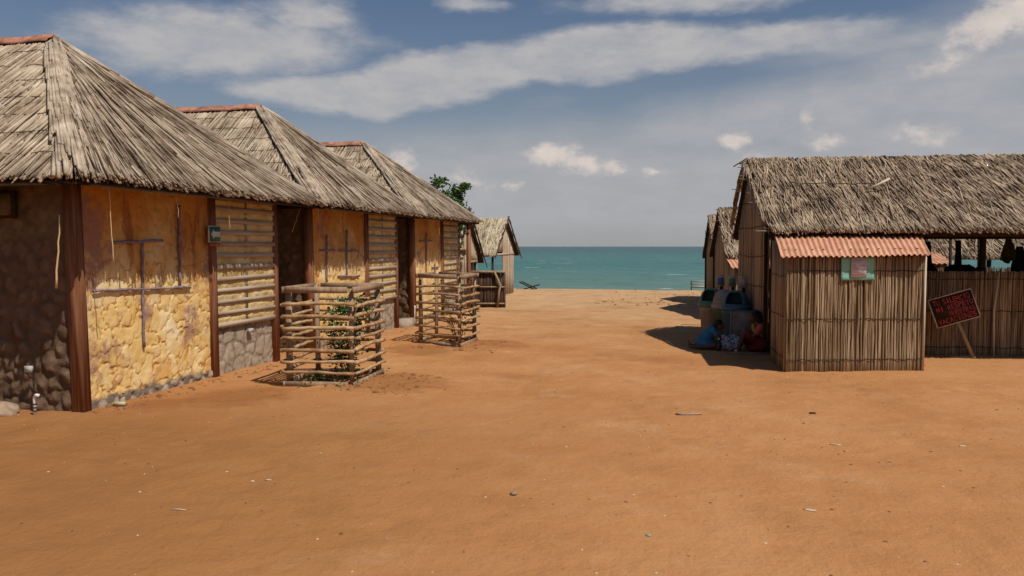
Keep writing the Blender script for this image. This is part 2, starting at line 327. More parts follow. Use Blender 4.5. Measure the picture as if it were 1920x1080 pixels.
M['pale_tube'] = plain('olive_tube', (.42, .40, .24), .5, .3, .15, 9)
M['green_sign'] = plain('green_sign', (.045, .13, .07), .5, .3, .15, 20)
M['sign_white'] = plain('sign_white', (.52, .53, .46), .6, .2, .1, 20)
M['redbox'] = plain('red_paint', (.36, .07, .04), .6, .3, .2, 20)
M['teal_card'] = plain('teal_card', (.20, .42, .33), .45, .35, .12, 6)
M['paper'] = plain('pinkish_paper', (.58, .52, .53), .7, .2, .08, 8)
M['ink'] = plain('ink_grey', (.24, .20, .24), .7, .2, .1, 30)
M['ink_pink'] = plain('ink_magenta', (.42, .18, .25), .7, .2, .1, 30)
M['board_black'] = plain('sign_board_dark', (.035, .02, .014), .7, .2, .35, 9)
M['letter_red'] = plain('letter_red', (.40, .05, .045), .6, .2, .35, 14)
M['frame_grey'] = plain('sign_frame_grey', (.42, .35, .28), .7, .2, .25, 12)
M['stake'] = fibre('sign_stake', [(0, (.22, .15, .09)), (1, (.46, .36, .23))], (12, 12, 3), mixn=.7)
M['bin_blue'] = plain('bin_blue', (.045, .115, .15), .5, .4, .2, 5)
M['bin_green'] = plain('bin_green', (.075, .16, .115), .5, .4, .2, 5)
M['bin_greylid'] = plain('bin_grey_lid', (.26, .22, .19), .5, .4, .2, 5)
M['bin_tan'] = plain('bin_tan_body', (.32, .25, .18), .55, .35, .2, 5)
M['bin_olive'] = plain('bin_olive_body', (.10, .125, .06), .55, .35, .2, 5)
M['black'] = plain('black_inside', (.006, .006, .006), .9, .1, .1, 5)
M['box_grey'] = plain('grey_box', (.20, .175, .145), .85, .15, .25, 6, bump=.004)
M['skin'] = plain('dark_skin', (.105, .048, .028), .55, .35, .15, 14)
M['hair'] = plain('black_hair', (.012, .009, .008), .6, .3, .3, 60, bump=.006)
M['cloth_blue'] = plain('blue_cloth', (.035, .145, .27), .85, .15, .25, 10, bump=.004)
M['cloth_orange'] = plain('orange_cloth', (.45, .12, .07), .85, .15, .15, 10, bump=.004)
M['cloth_yellow'] = plain('yellow_cloth', (.42, .25, .03), .85, .15, .15, 10)
M['cloth_red'] = plain('dark_red_cloth', (.14, .018, .012), .85, .15, .3, 8, bump=.004)
M['cloth_dark'] = plain('dark_cloth', (.02, .02, .024), .9, .1, .3, 8)
M['cloth_olive'] = plain('olive_cloth', (.05, .045, .02), .9, .1, .3, 8)
M['stone'] = plain('pebble', (.32, .22, .15), .9, .1, .3, 12, bump=.004)
M['shell'] = plain('pale_shell', (.56, .42, .29), .8, .2, .2, 12)
M['green_pebble'] = plain('green_pebble', (.22, .30, .22), .6, .3, .2, 20)
M['dark_stone'] = plain('dark_pebble', (.07, .045, .03), .9, .1, .3, 12)
M['soil'] = plain('dark_soil', (.20, .09, .042), .95, .05, .35, 12)
M['wire'] = plain('binding_wire', (.05, .03, .02), .8, .2, .3, 12)
M['label_blue'] = plain('label_blue', (.08, .16, .33), .6, .2, .3, 40)
M['label_green'] = plain('label_green', (.12, .26, .10), .6, .2, .3, 40)
M['board_pale'] = plain('pale_board', (.50, .42, .34), .7, .2, .1, 20)
def leafmat(nm, a, b, c):
    t = MT(nm, .6, .25); t.col(t.ramp(t.attr(), [(0, a), (.5, b), (1, c)]))
    t.b.inputs['Transmission Weight'].default_value = 0; t.b.inputs['Subsurface Weight'].default_value = 0; return t.m
M['leaf'] = leafmat('green_leaf', (.03, .065, .012), (.065, .13, .022), (.12, .20, .04))
M['leaf_g'] = leafmat('shrub_leaf', (.02, .045, .012), (.045, .085, .02), (.09, .14, .035))
M['bark'] = fibre('bark', [(0, (.07, .045, .03)), (1, (.20, .14, .10))], (14, 14, 4), mixn=.6)
def pattern():
    t = MT('patterned_cloth', .85, .15); n = t.noise(42, 2, .5); t.col(t.ramp(t.rng(n, .44, .52), [(0, (.05, .055, .08)), (1, (.42, .41, .42))])); M['pattern'] = t.m
pattern()

# ------------------------------------------------------------------ ground, sea
MOUNDS = [(-3.75, 9.2, .75, .05), (-4.4, 8.9, .6, .03), (-3.5, 13.2, .6, .05), (-4.2, 13.2, .8, .03), (-5.2, 12.2, 1.2, .05), (-4.9, 7.9, .9, .02)]
def hgt(x, y):
    h = .05*fbm(x*.5, y*.5, 3, 3)+.028*fbm(x*2.2, y*2.2, 5, 4)*np.exp(-np.maximum(y-25, 0)*.1)
    fp = np.maximum(fbm(x*5.5, y*5.5, 9, 2)-.03, 0)*.06*np.clip(fbm(x*.7, y*.7, 21, 2)*4+.45, 0, 1)
    h = h-fp
    for (a, b, r, k) in MOUNDS:
        d2 = ((x-a)**2+(y-b)**2)/r**2; h = h+k*np.exp(-d2*1.5)*(1+1.6*fbm(x*7, y*7, 31, 3))
    d = np.clip((y-31.5)/14, 0, 1); h = h*(1-d)-1.6*d**1.3
    far = np.clip((np.abs(x)-30)/60, 0, 1); 
    return h
def axis(a, b, st, lim0, lim1, gr=1.22):
    c = list(np.arange(a, b, st)); s = st; x = b
    while x < lim1: c.append(x); s *= gr; x += s
    c.append(lim1); s = st; x = a-st; lo = []
    while x > lim0: lo.append(x); s *= gr; x -= s
    lo.append(lim0); return np.array(lo[::-1]+c)
gx = axis(-8.5, 4.5, .055, -5000, 5000); gy = axis(2.2, 17, .055, -4000, 16.99)
gy = np.concatenate([gy[gy < 17], np.arange(17, 38, .16), A(39, 41, 43, 46, 60, 120, 6000)])
GX, GY = np.meshgrid(gx, gy); GZ = hgt(GX, GY); GZ[GY > 50] = -2.5
g = G(); g.grid(np.stack([GX, GY, GZ], -1)); tag(part('sand_ground', g, M['sand'], smooth=True), kind='structure')
def gz(x, y): return float(hgt(np.array(float(x)), np.array(float(y))))
# sea: a wavy sheet near the shore, running out to the horizon
wx = axis(-60, 60, .9, -9000, 9000, 1.3); wy = np.concatenate([A(33.), np.arange(34, 120, .6), 120*np.power(1.12, np.arange(0, 42))])
WX, WY = np.meshgrid(wx, wy); amp = np.exp(-(WY-34)/500)*.10*np.clip((WY-36)/10, .2, 1)
WZ = -.62+amp*(fbm(WX*.25, WY*.6, 40, 3)*2+.5*np.sin(WY*.9+3*fbm(WX*.05, WY*.05, 44, 2)))
WZ[WY > 400] = -.62
g = G(); g.grid(np.stack([WX, WY, WZ], -1)); tag(part('sea', g, M['sea'], smooth=True), kind='structure')

# ------------------------------------------------------------------ thatch
def strands(g, P0, P1, r, tone, nrm, bend=.02, sides=4, lift=0.0, k=3):
    n = len(P0); t = np.linspace(0, 1, k)[None, :, None]
    P = P0[:, None]*(1-t)+P1[:, None]*t
    P = P+(RS.randn(n, 1, 3)*bend)*(np.sin(np.pi*t))+nrm*(lift+.012*RS.rand(n, 1, 1))*t*(1)
    R = r[:, None]*np.linspace(1, .8, k)[None]
    g.tubes(P, R, sides, tone, cap=True)
def tones(n, dark=.14):
    t = np.clip(.68+.17*RS.randn(n), .2, 1); m = RS.rand(n) < dark; t[m] = RS.rand(m.sum())*.3; return t
def tri_thatch(A0, B0, P, n, rad_, Lr, layers=.05, over=.06, seed=1, kfan=.35, fanp=3, mess=.03, dark=.14, top=None, over_j=.03):
    """thatch a roof face with eave A0-B0 and apex P (top=None) or ridge top=(P,Q): returns a G of reeds"""
    g = G(); A0, B0, P = A(*A0), A(*B0), A(*P); Q = A(*top) if top is not None else P
    e = B0-A0; le = np.linalg.norm(e); eu = e/le; nrm = np.cross(eu, P-A0); nrm /= np.linalg.norm(nrm)
    if nrm[2] < 0: nrm = -nrm
    dn = np.cross(nrm, eu); dn /= np.linalg.norm(dn)
    if dn[2] > 0: dn = -dn
    H = np.dot(A0-P, dn)   # slope length
    # many starts, denser rows; t = 0 at the ridge .. 1 at the eave
    t = RS.rand(n); t = np.sqrt(t) if top is None else t
    t = np.concatenate([t, np.ones(n//5)*.93+.05*RS.rand(n//5)]); m = len(t); s = RS.rand(m)
    Lft = P[None]+(A0-P)[None]*t[:, None]; Rgt = Q[None]+(B0-Q)[None]*t[:, None]
    C = Lft*(1-s[:, None])+Rgt*s[:, None]
    q = s
    ap = (P[None]*(1-s[:, None])+Q[None]*s[:, None]); fan = (A0[None]*(1-s[:, None])+B0[None]*s[:, None])-ap; fan /= np.linalg.norm(fan, axis=1)[:, None]
    w = (kfan+(1-kfan)*np.abs(2*q-1)**fanp)[:, None]
    d = dn[None]*(1-w)+fan*w; d += eu[None]*RS.randn(m, 1)*mess; d /= np.linalg.norm(d, axis=1)[:, None]
    Ln = Lr[0]+(Lr[1]-Lr[0])*RS.rand(m)
    rem = H-((C-P)@dn)+over*(.2+1.1*RS.rand(m))
    dd = (d@dn); 
    S0 = C-d*(Ln*.5)[:, None]; up0 = (S0-P)@dn; back = np.maximum(0, -up0)/dd+0; S0 = S0+d*back[:, None]
    E0 = C+d*np.minimum(Ln*.5, (rem+over_j*RS.randn(m))/dd)[:, None]
    for (c0_, c1_, sg) in ((P, A0, -1), (Q, B0, 1)):      # keep every reed inside the two sloping edges
        e_ = (c1_-c0_)/np.linalg.norm(c1_-c0_); no = np.cross(e_, nrm); no *= np.sign(np.dot(no, eu))*sg
        for X_, pull in ((S0, 1), (E0, 0)):
            gv = (X_-c0_)@no-.02; gc = (C-c0_)@no-.02; bad = (gv > 0) & (gv-gc > 1e-6); f_ = np.clip(-gc/(gv-gc+1e-9), 0, 1); X_[bad] = (C+(X_-C)*f_[:, None])[bad]
    off = RS.rand(m)*layers+.005
    S0 = S0+nrm*(off*.6)[:, None]; E0 = E0+nrm*(off)[:, None]
    strands(g, S0, E0, rad_*(.45+1.1*RS.rand(m)), tones(m, dark), nrm, .012)
    return g, nrm, dn, H
def slab(g, pts, th, nrm):
    p = np.array(pts, float); 
    for i in range(1, len(p)-1):
        a, b, c = p[0], p[i], p[i+1]; n = nrm*th
        g.add([a, b, c, a-n, b-n, c-n], [[0, 1, 4, 3], [1, 2, 5, 4], [2, 0, 3, 5]], [[0, 1, 2], [5, 4, 3]])
def quadslab(p0, p1, p2, p3, th, nrm):
    g = G(); p = A(p0, p1, p2, p3); g.hexa(np.concatenate([p-nrm*th, p])); return g

# ------------------------------------------------------------------ relief walls cut into stones
def islands(F):
    # connected regions of equal id; slivers are handed to a neighbour
    F = F.copy(); nv, nu = F.shape
    for rnd in range(3):
        L_ = -np.ones(F.shape, int); n = 0; sizes = []
        for i in range(nv):
            for j in range(nu):
                if L_[i, j] >= 0: continue
                st = [(i, j)]; L_[i, j] = n; v = F[i, j]; mem = [(i, j)]; nb = None
                while st:
                    a, b = st.pop()
                    for c, d in ((a+1, b), (a-1, b), (a, b+1), (a, b-1)):
                        if 0 <= c < nv and 0 <= d < nu:
                            if F[c, d] == v:
                                if L_[c, d] < 0: L_[c, d] = n; st.append((c, d)); mem.append((c, d))
                            else: nb = F[c, d]
                if len(mem) < 14 and nb is not None and rnd < 2:
                    for a, b in mem: F[a, b] = nb
                n += 1
    return L_
def relief(parent, name, org, U, V, Nn, w, h, cell, res, depth, crack, mat, lump=0, rough=.006, amp=None, warp=.35, seed=1, zl=None, sub='stone'):
    org, U, V, Nn = A(*org), A(*U), A(*V), A(*Nn)
    nu, nv = max(2, int(w/res)), max(2, int(h/res)); u = np.linspace(0, w, nu+1); v = np.linspace(0, h, nv+1); UU, VV = np.meshgrid(u, v)
    if zl is not None: VV = VV+0
    cu = UU/cell+warp*2*fbm(UU/cell*1.3, VV/cell*1.3, seed, 3); cv = VV/cell+warp*2*fbm(UU/cell*1.3+9, VV/cell*1.3, seed+4, 3)
    iu, iv = np.floor(cu), np.floor(cv); F1 = np.full(cu.shape, 9.); F2 = np.full(cu.shape, 9.); ID = np.zeros(cu.shape)
    for du in (-1, 0, 1):
        for dv in (-1, 0, 1):
            a, b = iu+du, iv+dv; sx = a+.5+.8*(lat(a, b, seed+1)-.5); sy = b+.5+.8*(lat(a, b, seed+2)-.5)
            d = np.hypot(cu-sx, cv-sy); idd = a*997+b
            n1 = d < F1; F2 = np.where(n1, F1, np.minimum(F2, d)); ID = np.where(n1, idd, ID); F1 = np.where(n1, d, F1)
    e = np.clip((F2-F1)/crack, 0, 1); prof = 1-(1-e)**2; Hh = depth*prof+lump*depth*np.maximum(0, .75-F1)*1.3
    a_ = amp(UU, VV) if amp is not None else 1.
    tilt = depth*.5*(lat(ID, ID*0+3, seed)-.5)
    Hh = (Hh+tilt*prof)*a_+rough*2*fbm(UU*14, VV*14, seed+8, 4)+.012*fbm(UU*3, VV*3, seed+11, 2)
    Pt = org+UU[..., None]*U+VV[..., None]*V+Hh[..., None]*Nn
    fid = ID[:-1, :-1]; lab = islands(fid); ids, inv = np.unique(lab, return_inverse=True); inv = inv.reshape(fid.shape)
    TN = .25+.75*lat(ID, ID*0+1., seed); TN = np.where((F2-F1) < crack*.5, -1.0*np.clip(1.6-(F2-F1)/crack*3, 0, 1)*np.clip(a_, .45, 1), TN)  # negative tone in cracks: brown joints plus painted crack shadow
    flat = Pt.reshape(-1, 3); i = np.arange(nv)[:, None]*(nu+1)+np.arange(nu)[None]
    quads = np.stack([i, i+1, i+nu+2, i+nu+1], -1).reshape(-1, 4); inv = inv.reshape(-1)
    if np.dot(np.cross(U, V), Nn) < 0: quads = quads[:, ::-1]
    order = np.argsort(inv, kind='stable'); cnt = np.bincount(inv); pos = 0
    # backing panel holding the stones
    bk = G(); c = org-Nn*.06; bk.hexa(A(c, c+U*w, c+U*w+Nn*.045, c+Nn*.045, c+V*h, c+V*h+U*w, c+V*h+U*w+Nn*.045, c+V*h+Nn*.045)); hold = part(name, bk, mat, parent)
    for k_, cn in enumerate(cnt):
        q = quads[order[pos:pos+cn]]; pos += cn
        uq, qi = np.unique(q, return_inverse=True)
        if len(q) < 6: pass
        gg = G(); gg.add(flat[uq], qi.reshape(-1, 4), tone=TN.reshape(-1)[uq])
        part(sub, gg, mat, hold, smooth=True)
    return hold

XW, XE, ZE = -6.13, -5.64, 2.33
def hut(y0, y1, yw0, yw1, apex, label, first=False, res=.02, seed=0, nsl=2600):
    r = thing('thatched_hut', label, 'hut', (XW, (yw0+yw1)/2, 0), 'thatched huts in a row on the left')
    ym = apex[1]; AP = A(*apex); NA, NB = A(XE, y0, ZE), A(XE, y1, ZE)
    back = -10.6; apB = A(back, ym, apex[2]); d0 = XE-AP[0]; FA, FB = A(back-d0, y0, ZE), A(back-d0, y1, ZE)
    # roof deck (thin dark slabs) under the reeds
    g = G()
    for pts in ((NA, NB, AP), (FA, NA, AP, apB), (NB, FB, apB, AP), (FB, FA, apB)):
        p = np.array(pts); n = np.cross(p[1]-p[0], p[2]-p[0]); n /= np.linalg.norm(n); slab(g, p-n*.015, .05, n)
    part('roof_deck', g, M['under'], r)
    th, nn, dn, H = tri_thatch(NA, NB, AP, int(nsl*.85), .0105, (.9, 2.4), .08, .015, kfan=.72, fanp=2.5, mess=.028, dark=.24, over_j=.03)
    part('reed_thatch', th, M['thatch'], r, kind='stuff')
    th, nn2, dn2, H2 = tri_thatch(FA, NA, apB, int(nsl*.9), .0125, (.9, 2.2), .04, .015, kfan=0, fanp=24, mess=.02, dark=.10, top=AP, over_j=.03)
    part('reed_thatch', th, M['thatch_c'], r, kind='stuff')
    th, nn3, dn3, H3 = tri_thatch(NB, FB, AP, 700, .014, (.6, 1.3), .04, .08, kfan=.25, fanp=8, dark=.1, top=apB)
    part('reed_thatch', th, M['thatch'], r, kind='stuff')
    # tie lines across the reeds
    for k in range(1, 8):
        t = k/8.; p = (apB*(1-t)+FA*t); q = (AP*(1-t)+NA*t); m = 26; tt = np.linspace(0, 1, m)[:, None]
        P = p*(1-tt)+q*tt+nn2*(.052+.006*RS.randn(m, 1))+A(0, 0, 1)*.01*RS.randn(m, 1)
        part('tie_cord', G().tubes(P, .0045, 4), M['wire'], r)
    # hip caps: bundles of wide reeds over both hips
    for (E0, flip) in ((NA, 1), (NB, -1)):
        g = G(); dv = E0-AP; ln = np.linalg.norm(dv); du = dv/ln; na = nn+(nn2 if flip == 1 else nn3); na /= np.linalg.norm(na); sd = np.cross(du, na)
        n = 170; t0 = RS.rand(n)*.88; ac = RS.uniform(-1, 1, n); wd = .085+.07*t0
        c0 = AP+du*(t0*ln)[:, None]-du*.06+na*(.066-.5*wd*np.abs(ac))[:, None]+sd*(ac*wd)[:, None]
        L2 = .5+.4*RS.rand(n); L2 = np.minimum(L2, ln*1.03-t0*ln)
        c1 = c0+du*L2[:, None]+na*.012+sd*(ac*.03)[:, None]
        strands(g, c0, c1, .014+.010*RS.rand(n), .72+.28*RS.rand(n), na, .004, 5)
        part('hip_cap', g, M['thatch'], r, kind='stuff')
        for t in (.12, .31+.05*random.random(), .52+.06*random.random(), .78):
            a = np.linspace(-1.15, 1.15, 9); c = AP+du*t*ln; ww = .045+.08*t
            P = c+sd*(np.sin(a)*(ww*.9+.05))[:, None]+na*(.085-.5*(.085+.07*t)*np.abs(np.sin(a)))[:, None]
            part('hip_tie', G().tubes(P, .005, 4), M['wire'], r)
    # red ridge sheet
    g = G(); xs = np.linspace(AP[0]+.02, back-.1, 30); a = np.linspace(-1, 1, 9)
    V = np.stack([np.repeat(xs[:, None], 9, 1), ym+a[None]*.13+0*xs[:, None], AP[2]+.075-np.abs(a[None])*.09+.012*np.cos(a[None]*9)+.006*np.sin(xs[:, None]*9)], -1); g.grid(V)
    rc = part('ridge_sheet', g, M['ridge'], r, smooth=True)
    md = rc.modifiers.new('thickness', 'SOLIDIFY'); md.thickness = .008
    # walls
    mid = yw0+(yw1-yw0)*.585; ps = .1
    pl = [(yw0, ps, .11), (mid, .09, .075), (yw1-.06, .09, .075)]
    for i, (y, w, d) in enumerate(pl):
        tl = .012 if i == 0 else 0
        g = G(); b = A([XW-.1, y-.01, -.08], [XW+.035, y-.01, -.08], [XW+.035, y+w, -.08], [XW-.1, y+w, -.08]); tp = b+A(-.02, -tl*4, 0); tp[:, 2] = 2.42
        g.hexa(np.concatenate([b, tp]), tone=.5); part('post', g, M['wood_red'], r)
    res2 = res
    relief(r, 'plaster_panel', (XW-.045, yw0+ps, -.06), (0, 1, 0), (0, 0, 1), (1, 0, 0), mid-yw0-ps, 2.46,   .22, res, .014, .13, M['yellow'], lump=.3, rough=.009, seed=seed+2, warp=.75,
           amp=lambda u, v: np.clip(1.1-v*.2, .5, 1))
    relief(r, 'footing', (XW-.052, yw0+ps, -.1), (0, 1, 0), (0, 0, 1), (1, 0, 0), mid-yw0-ps, .19, .15, res, .03, .6, M['cement'], lump=.6, rough=.022, seed=seed+5)
    relief(r, 'stone_base', (XW-.05, mid+.09, -.1), (0, 1, 0), (0, 0, 1), (1, 0, 0), yw1-.06-mid-.09, .72, .24, res, .009, .3, M['cement'], lump=.6, rough=.014, seed=seed+7)
    # slatted bay with rough mud between
    s0, s1 = mid+.09, yw1-.06; nu = int((s1-s0)/res); nv = int(1.75/res); UU, VV = np.meshgrid(np.linspace(s0, s1, nu), np.linspace(.62, 2.4, nv))
    Hh = .03*fbm(UU*9, VV*9, seed+20, 4)+.02*fbm(UU*30, VV*30, seed+22, 2)-.010*np.abs(np.cos(np.pi*(VV-.66)/.153))
    g = G(); g.grid(np.stack([XW+.0+Hh, UU, VV], -1)[:, ::1], vn(UU*6, VV*6, seed)); part('mud_infill', g, M['mud'], r, smooth=True)
    part('middle_stud', G().box(XW-.03, XW+.0, (s0+s1)/2-.03, (s0+s1)/2+.03, .62, 2.4), M['slat'], r)
    sm = G().box(-.009, .009, -.5, .5, -.029, .029, tone=.8).mesh('slat', M['slat'])
    for k in range(11):
        z = .66+k*.153; inst('slat', sm, r, (XW+.010, (s0+s1)/2, z), (rad(random.uniform(-.5, .5)), rad(random.uniform(-4, 4)), rad(random.uniform(-.4, .4))), (1, s1-s0-.004, random.uniform(.9, 1.15)))
    part('fascia_board', G().box(XW-.03, XW+.02, mid+.09, yw1-.06, 2.30, 2.42), M['wood_red'], r)
    # dark side wall facing the camera
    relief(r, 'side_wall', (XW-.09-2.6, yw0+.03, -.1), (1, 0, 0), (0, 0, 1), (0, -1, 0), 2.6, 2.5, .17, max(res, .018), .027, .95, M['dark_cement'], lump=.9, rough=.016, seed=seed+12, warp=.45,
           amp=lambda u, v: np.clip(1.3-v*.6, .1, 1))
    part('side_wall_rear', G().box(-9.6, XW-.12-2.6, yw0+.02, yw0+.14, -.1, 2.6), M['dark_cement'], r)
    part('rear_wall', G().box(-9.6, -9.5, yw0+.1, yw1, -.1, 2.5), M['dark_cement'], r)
    part('far_wall', G().box(-9.6, XW-.1, yw1-.12, yw1-.01, -.1, 2.5), M['cement'], r)
    return r, mid
h1, m1 = hut(6.34, 11.27, 6.90, 10.80, (-8.10, 8.80, 4.33), 'nearest big thatched hut on the left, with a tall red-stained corner post and yellow plaster', True, .016, 0, 3000)
h2, m2 = hut(11.31, 15.74, 11.90, 15.70, (-7.95, 13.52, 4.25), 'middle thatched hut of the left row, with two mauve cross shapes on orange plaster', False, .024, 30, 2500)
h3, m3 = hut(15.78, 20.40, 16.70, 20.15, (-7.88, 18.05, 4.14), 'farthest thatched hut of the left row, ending at a lone red-brown post before the sea', False, .03, 60, 2200)
def rib(parent, y0, z0, y1, z1, w=.016):
    t = np.linspace(0, 1, 12)[:, None]; P = A(XW-.008, y0, z0)*(1-t)+A(XW-.008, y1, z1)*t
    P = P+np.stack([.002*RS.randn(12), .005*RS.randn(12), .005*RS.randn(12)], -1)
    part('raised_rib', G().tubes(P, np.clip(w*(1+.10*RS.randn(1, 12)), .01, .04), 7), M['mauve'], parent, smooth=True)
for a in ((7.43, 1.74, 8.23, 1.77), (7.88, 1.75, 7.87, .55), (7.12, 1.235, 8.75, 1.2), (8.56, 2.2, 8.54, 1.22)): rib(h1, *a)
for a in ((12.51, 1.9, 12.49, 1.1), (12.24, 1.63, 12.8, 1.64), (13.3, 2.0, 13.28, 1.16), (12.98, 1.63, 13.75, 1.62), (12.93, 1.18, 13.83, 1.15)): rib(h2, *a)
for a in ((17.15, 1.82, 17.97, 1.83), (17.6, 2.0, 17.58, 1.0), (18.2, 1.3, 18.2, .95), (18.0, 1.2, 18.5, 1.2)): rib(h3, *a)
def sun_streak(parent, p, q, r_=.007):  # added reeds standing in for streaks of sunlight on the walls
    t = np.linspace(0, 1, 9)[:, None]; P = A(*p)*(1-t)+A(*q)*t+.006*RS.randn(9, 3)*np.sin(np.pi*t); part('sun_streak_reed', G().tubes(P, np.linspace(r_*.5, r_, 9)[None], 5, tone=.95), M['straw'], parent)
M['straw'] = fibre('sun_streak_gold', [(0, (.4, .26, .12)), (1, (.66, .47, .24))], (9, 9, 9))  # gold colour imitating the sunlit streaks
sun_streak(h1, (-5.72, 6.87, 2.33), (-5.72, 6.92, 1.51)); sun_streak(h1, (-5.92, 6.45, 2.0), (-5.98, 6.45, 1.3), .012); sun_streak(h2, (-6.14, 11.6, 2.3), (-6.29, 11.6, 1.93), .006)
sun_streak(h1, (-5.72, 8.97, 2.27), (-5.73, 8.99, 1.9), .005); sun_streak(h1, (-5.7, 7.9, 2.25), (-5.7, 7.93, 2.02), .004); sun_streak(h3, (-5.7, 17.2, 2.25), (-5.7, 17.23, 1.95), .005)
# window and socket boxes (parts of the first hut)
wf = part('window', G().box(-7.35, -6.84, 6.845, 6.89, 1.99, 2.27), M['dark_wood'], h1)
part('pane', G().box(-7.33, -6.87, 6.835, 6.85, 2.02, 2.24), plain('window_board', (.12, .075, .04), .8, .1), wf)
part('socket_box', G().box(-6.725, -6.64, 6.80, 6.83, .41, .475), M['white'], h1)
part('socket_box', G().box(XW-.01, XW+.03, 10.02, 10.12, .49, .55), M['white'], h1)
# free post at the end of the row, holding the last roof
part('end_post', G().box(-5.80, -5.71, 19.72, 19.81, 0, 2.32), M['wood_red'], h3)

# direction sign on the first hut's middle post
r = thing('direction_sign', 'small green arrow sign with a red strip below, on the nearest left hut', 'sign', (XW+.05, 9.2, 1.68))
part('panel', G().box(XW+.045, XW+.06, 9.05, 9.31, 1.75, 1.965), M['sign_white'], r)
part('green_face', G().box(XW+.061, XW+.065, 9.065, 9.295, 1.765, 1.95), M['green_sign'], r)
g = G(); x = XW+.069
ar = [(9.09, 1.857), (9.15, 1.925), (9.15, 1.89), (9.285, 1.89), (9.285, 1.822), (9.15, 1.822), (9.15, 1.79)]
V = [(x, a, b) for a, b in ar]+[(x-.004, a, b) for a, b in ar]
g.add(V, [[2, 3, 4, 5]], [[0, 1, 2], [0, 2, 5], [0, 5, 6]]); part('arrow', g, M['sign_white'], r)
part('red_strip', G().box(XW+.045, XW+.075, 9.06, 9.27, 1.70, 1.745), M['redbox'], r)

# standpipes
def pipe(label, x, y, h, crook):
    r = thing('standpipe', label, 'pipe', (x, y, 0), 'white pipe stubs beside the left huts')
    P = [(x, y, -.05), (x, y, h*.8), (x+.005, y, h*.92)]+([(x+.03, y-.01, h), (x+.07, y-.02, h)] if crook else [(x, y, h)])
    part('pipe', G().tubes(P, .017, 8), M['white_pvc'], r, smooth=True)
    if crook:
        for z in (.03, .065, .1): part('collar', G().tubes([(x, y, z), (x, y, z+.012)], .021, 8), M['wire'], r)
pipe('crooked white pipe stub at the foot of the dark side wall of the nearest hut', -6.53, 6.72, .20, True)
pipe('straight thin white pipe standing beside the corner of the farthest left hut', -5.98, 16.35, .42, False)
solo('stone', G().ell((0, 0, 0), (.25, .16, .09), n=12, lump=.35, seed=4), M['stone'], 'pale flat stone at the left edge, against the nearest hut\'s dark wall', 'stone', (-6.98, 6.70, .02), smooth=True)
solo('tube_offcut', G().tubes([(-.06, -.01, .0), (.06, .02, .0)], .022, 10), M['pale_tube'], 'short olive tube offcut lying at the foot of the yellow plaster', 'pipe', (-5.98, 7.26, .03), smooth=True)
solo('footing_block', G().box(-.16, .16, -.3, .3, -.1, .16), M['cement'], 'low cement block beside the far end of the middle left hut', 'block', (-6.1, 16.05, .0))

# ------------------------------------------------------------------ branch cages with shrubs
def leaves(g, C, size, n, sp, tone=None):
    # n leaf quads (folded) about centres C
    idx = RS.randint(0, len(C), n); p = C[idx]+RS.randn(n, 3)*sp
    d = RS.randn(n, 3); d[:, 2] = d[:, 2]*.5+.1; d /= np.linalg.norm(d, axis=1)[:, None]
    s = np.cross(d, RS.randn(n, 3)); s /= np.linalg.norm(s, axis=1)[:, None]; L = size*(.6+.8*RS.rand(n, 1))
    V = np.stack([p, p+d*L*.5+s*L*.28, p+d*L, p+d*L*.5-s*L*.28], 1); f = np.arange(n*4).reshape(n, 4)
    g.add(V.reshape(-1, 3), f, tone=np.repeat(RS.rand(n), 4))
def cage(label, C, h, npl=7, seed=0, tilt=0):
    c = np.mean(C, 0); r = thing('branch_cage', label, 'plant guard', (c[0], c[1], 0), 'square branch cages guarding young shrubs')
    C = [A(x, y, 0) for x, y in C]; cc = sum(C)/4
    for i, p in enumerate(C):
        d = (C[(i+1) % 4]-p); d /= np.linalg.norm(d); n = A(-d[1], d[0], 0); w = .034 if i != 3 else .05
        q = p+(cc-p)*.04
        g = G(); g.obox(q+A(0, 0, h/2-.05), d*w, n*.018, A(.008*random.uniform(-1, 1), 0, h/2+.04), tone=.5)
        part('post', g, M['wood_grey'], r)
    for i in range(4):
        p, q = C[i], C[(i+1) % 4]; d = q-p; ln = np.linalg.norm(d); d /= ln; n = A(d[1], -d[0], 0)  # outward
        for k in range(npl):
            z = h*(.135+.77*(k+.3)/npl)+random.uniform(-.014, .014); m = 9; t = np.linspace(-.045, 1.045, m)[:, None]
            P = p+(d*ln)*t+n*(.03+.022)+A(0, 0, z)+A(0, 0, .03*random.uniform(-.5, .5))*t+np.stack([0*t[:, 0], 0*t[:, 0], .0035*RS.randn(m)+random.uniform(-.014, .016)*np.sin(np.pi*t[:, 0])], -1)+n*(.004*RS.randn(m, 1))
            part('rail', G().tubes(P, (.0185+.006*random.random())*(1+.07*RS.randn(1, m)), 7), M['branch'], r, smooth=True)
        for z, hh, th in ((h-.025, .075, .022), (.055, .075, .022)):
            part('board', G().bar(p-d*.05+n*.03+A(0, 0, z), q+d*.05*(1 if i % 2 else -1)+n*.03+A(0, 0, z), th, hh), M['wood_grey'], r)
    return r
cage('larger branch cage nearer the camera, around a bushy green shrub', [(-4.78, 8.66), (-3.99, 8.77), (-4.06, 9.77), (-4.88, 9.62)], 1.21)
cage('second branch cage farther back, around a thin sparse shrub', [(-4.70, 13.10), (-3.86, 12.72), (-3.84, 13.60), (-4.72, 14.05)], 1.22)
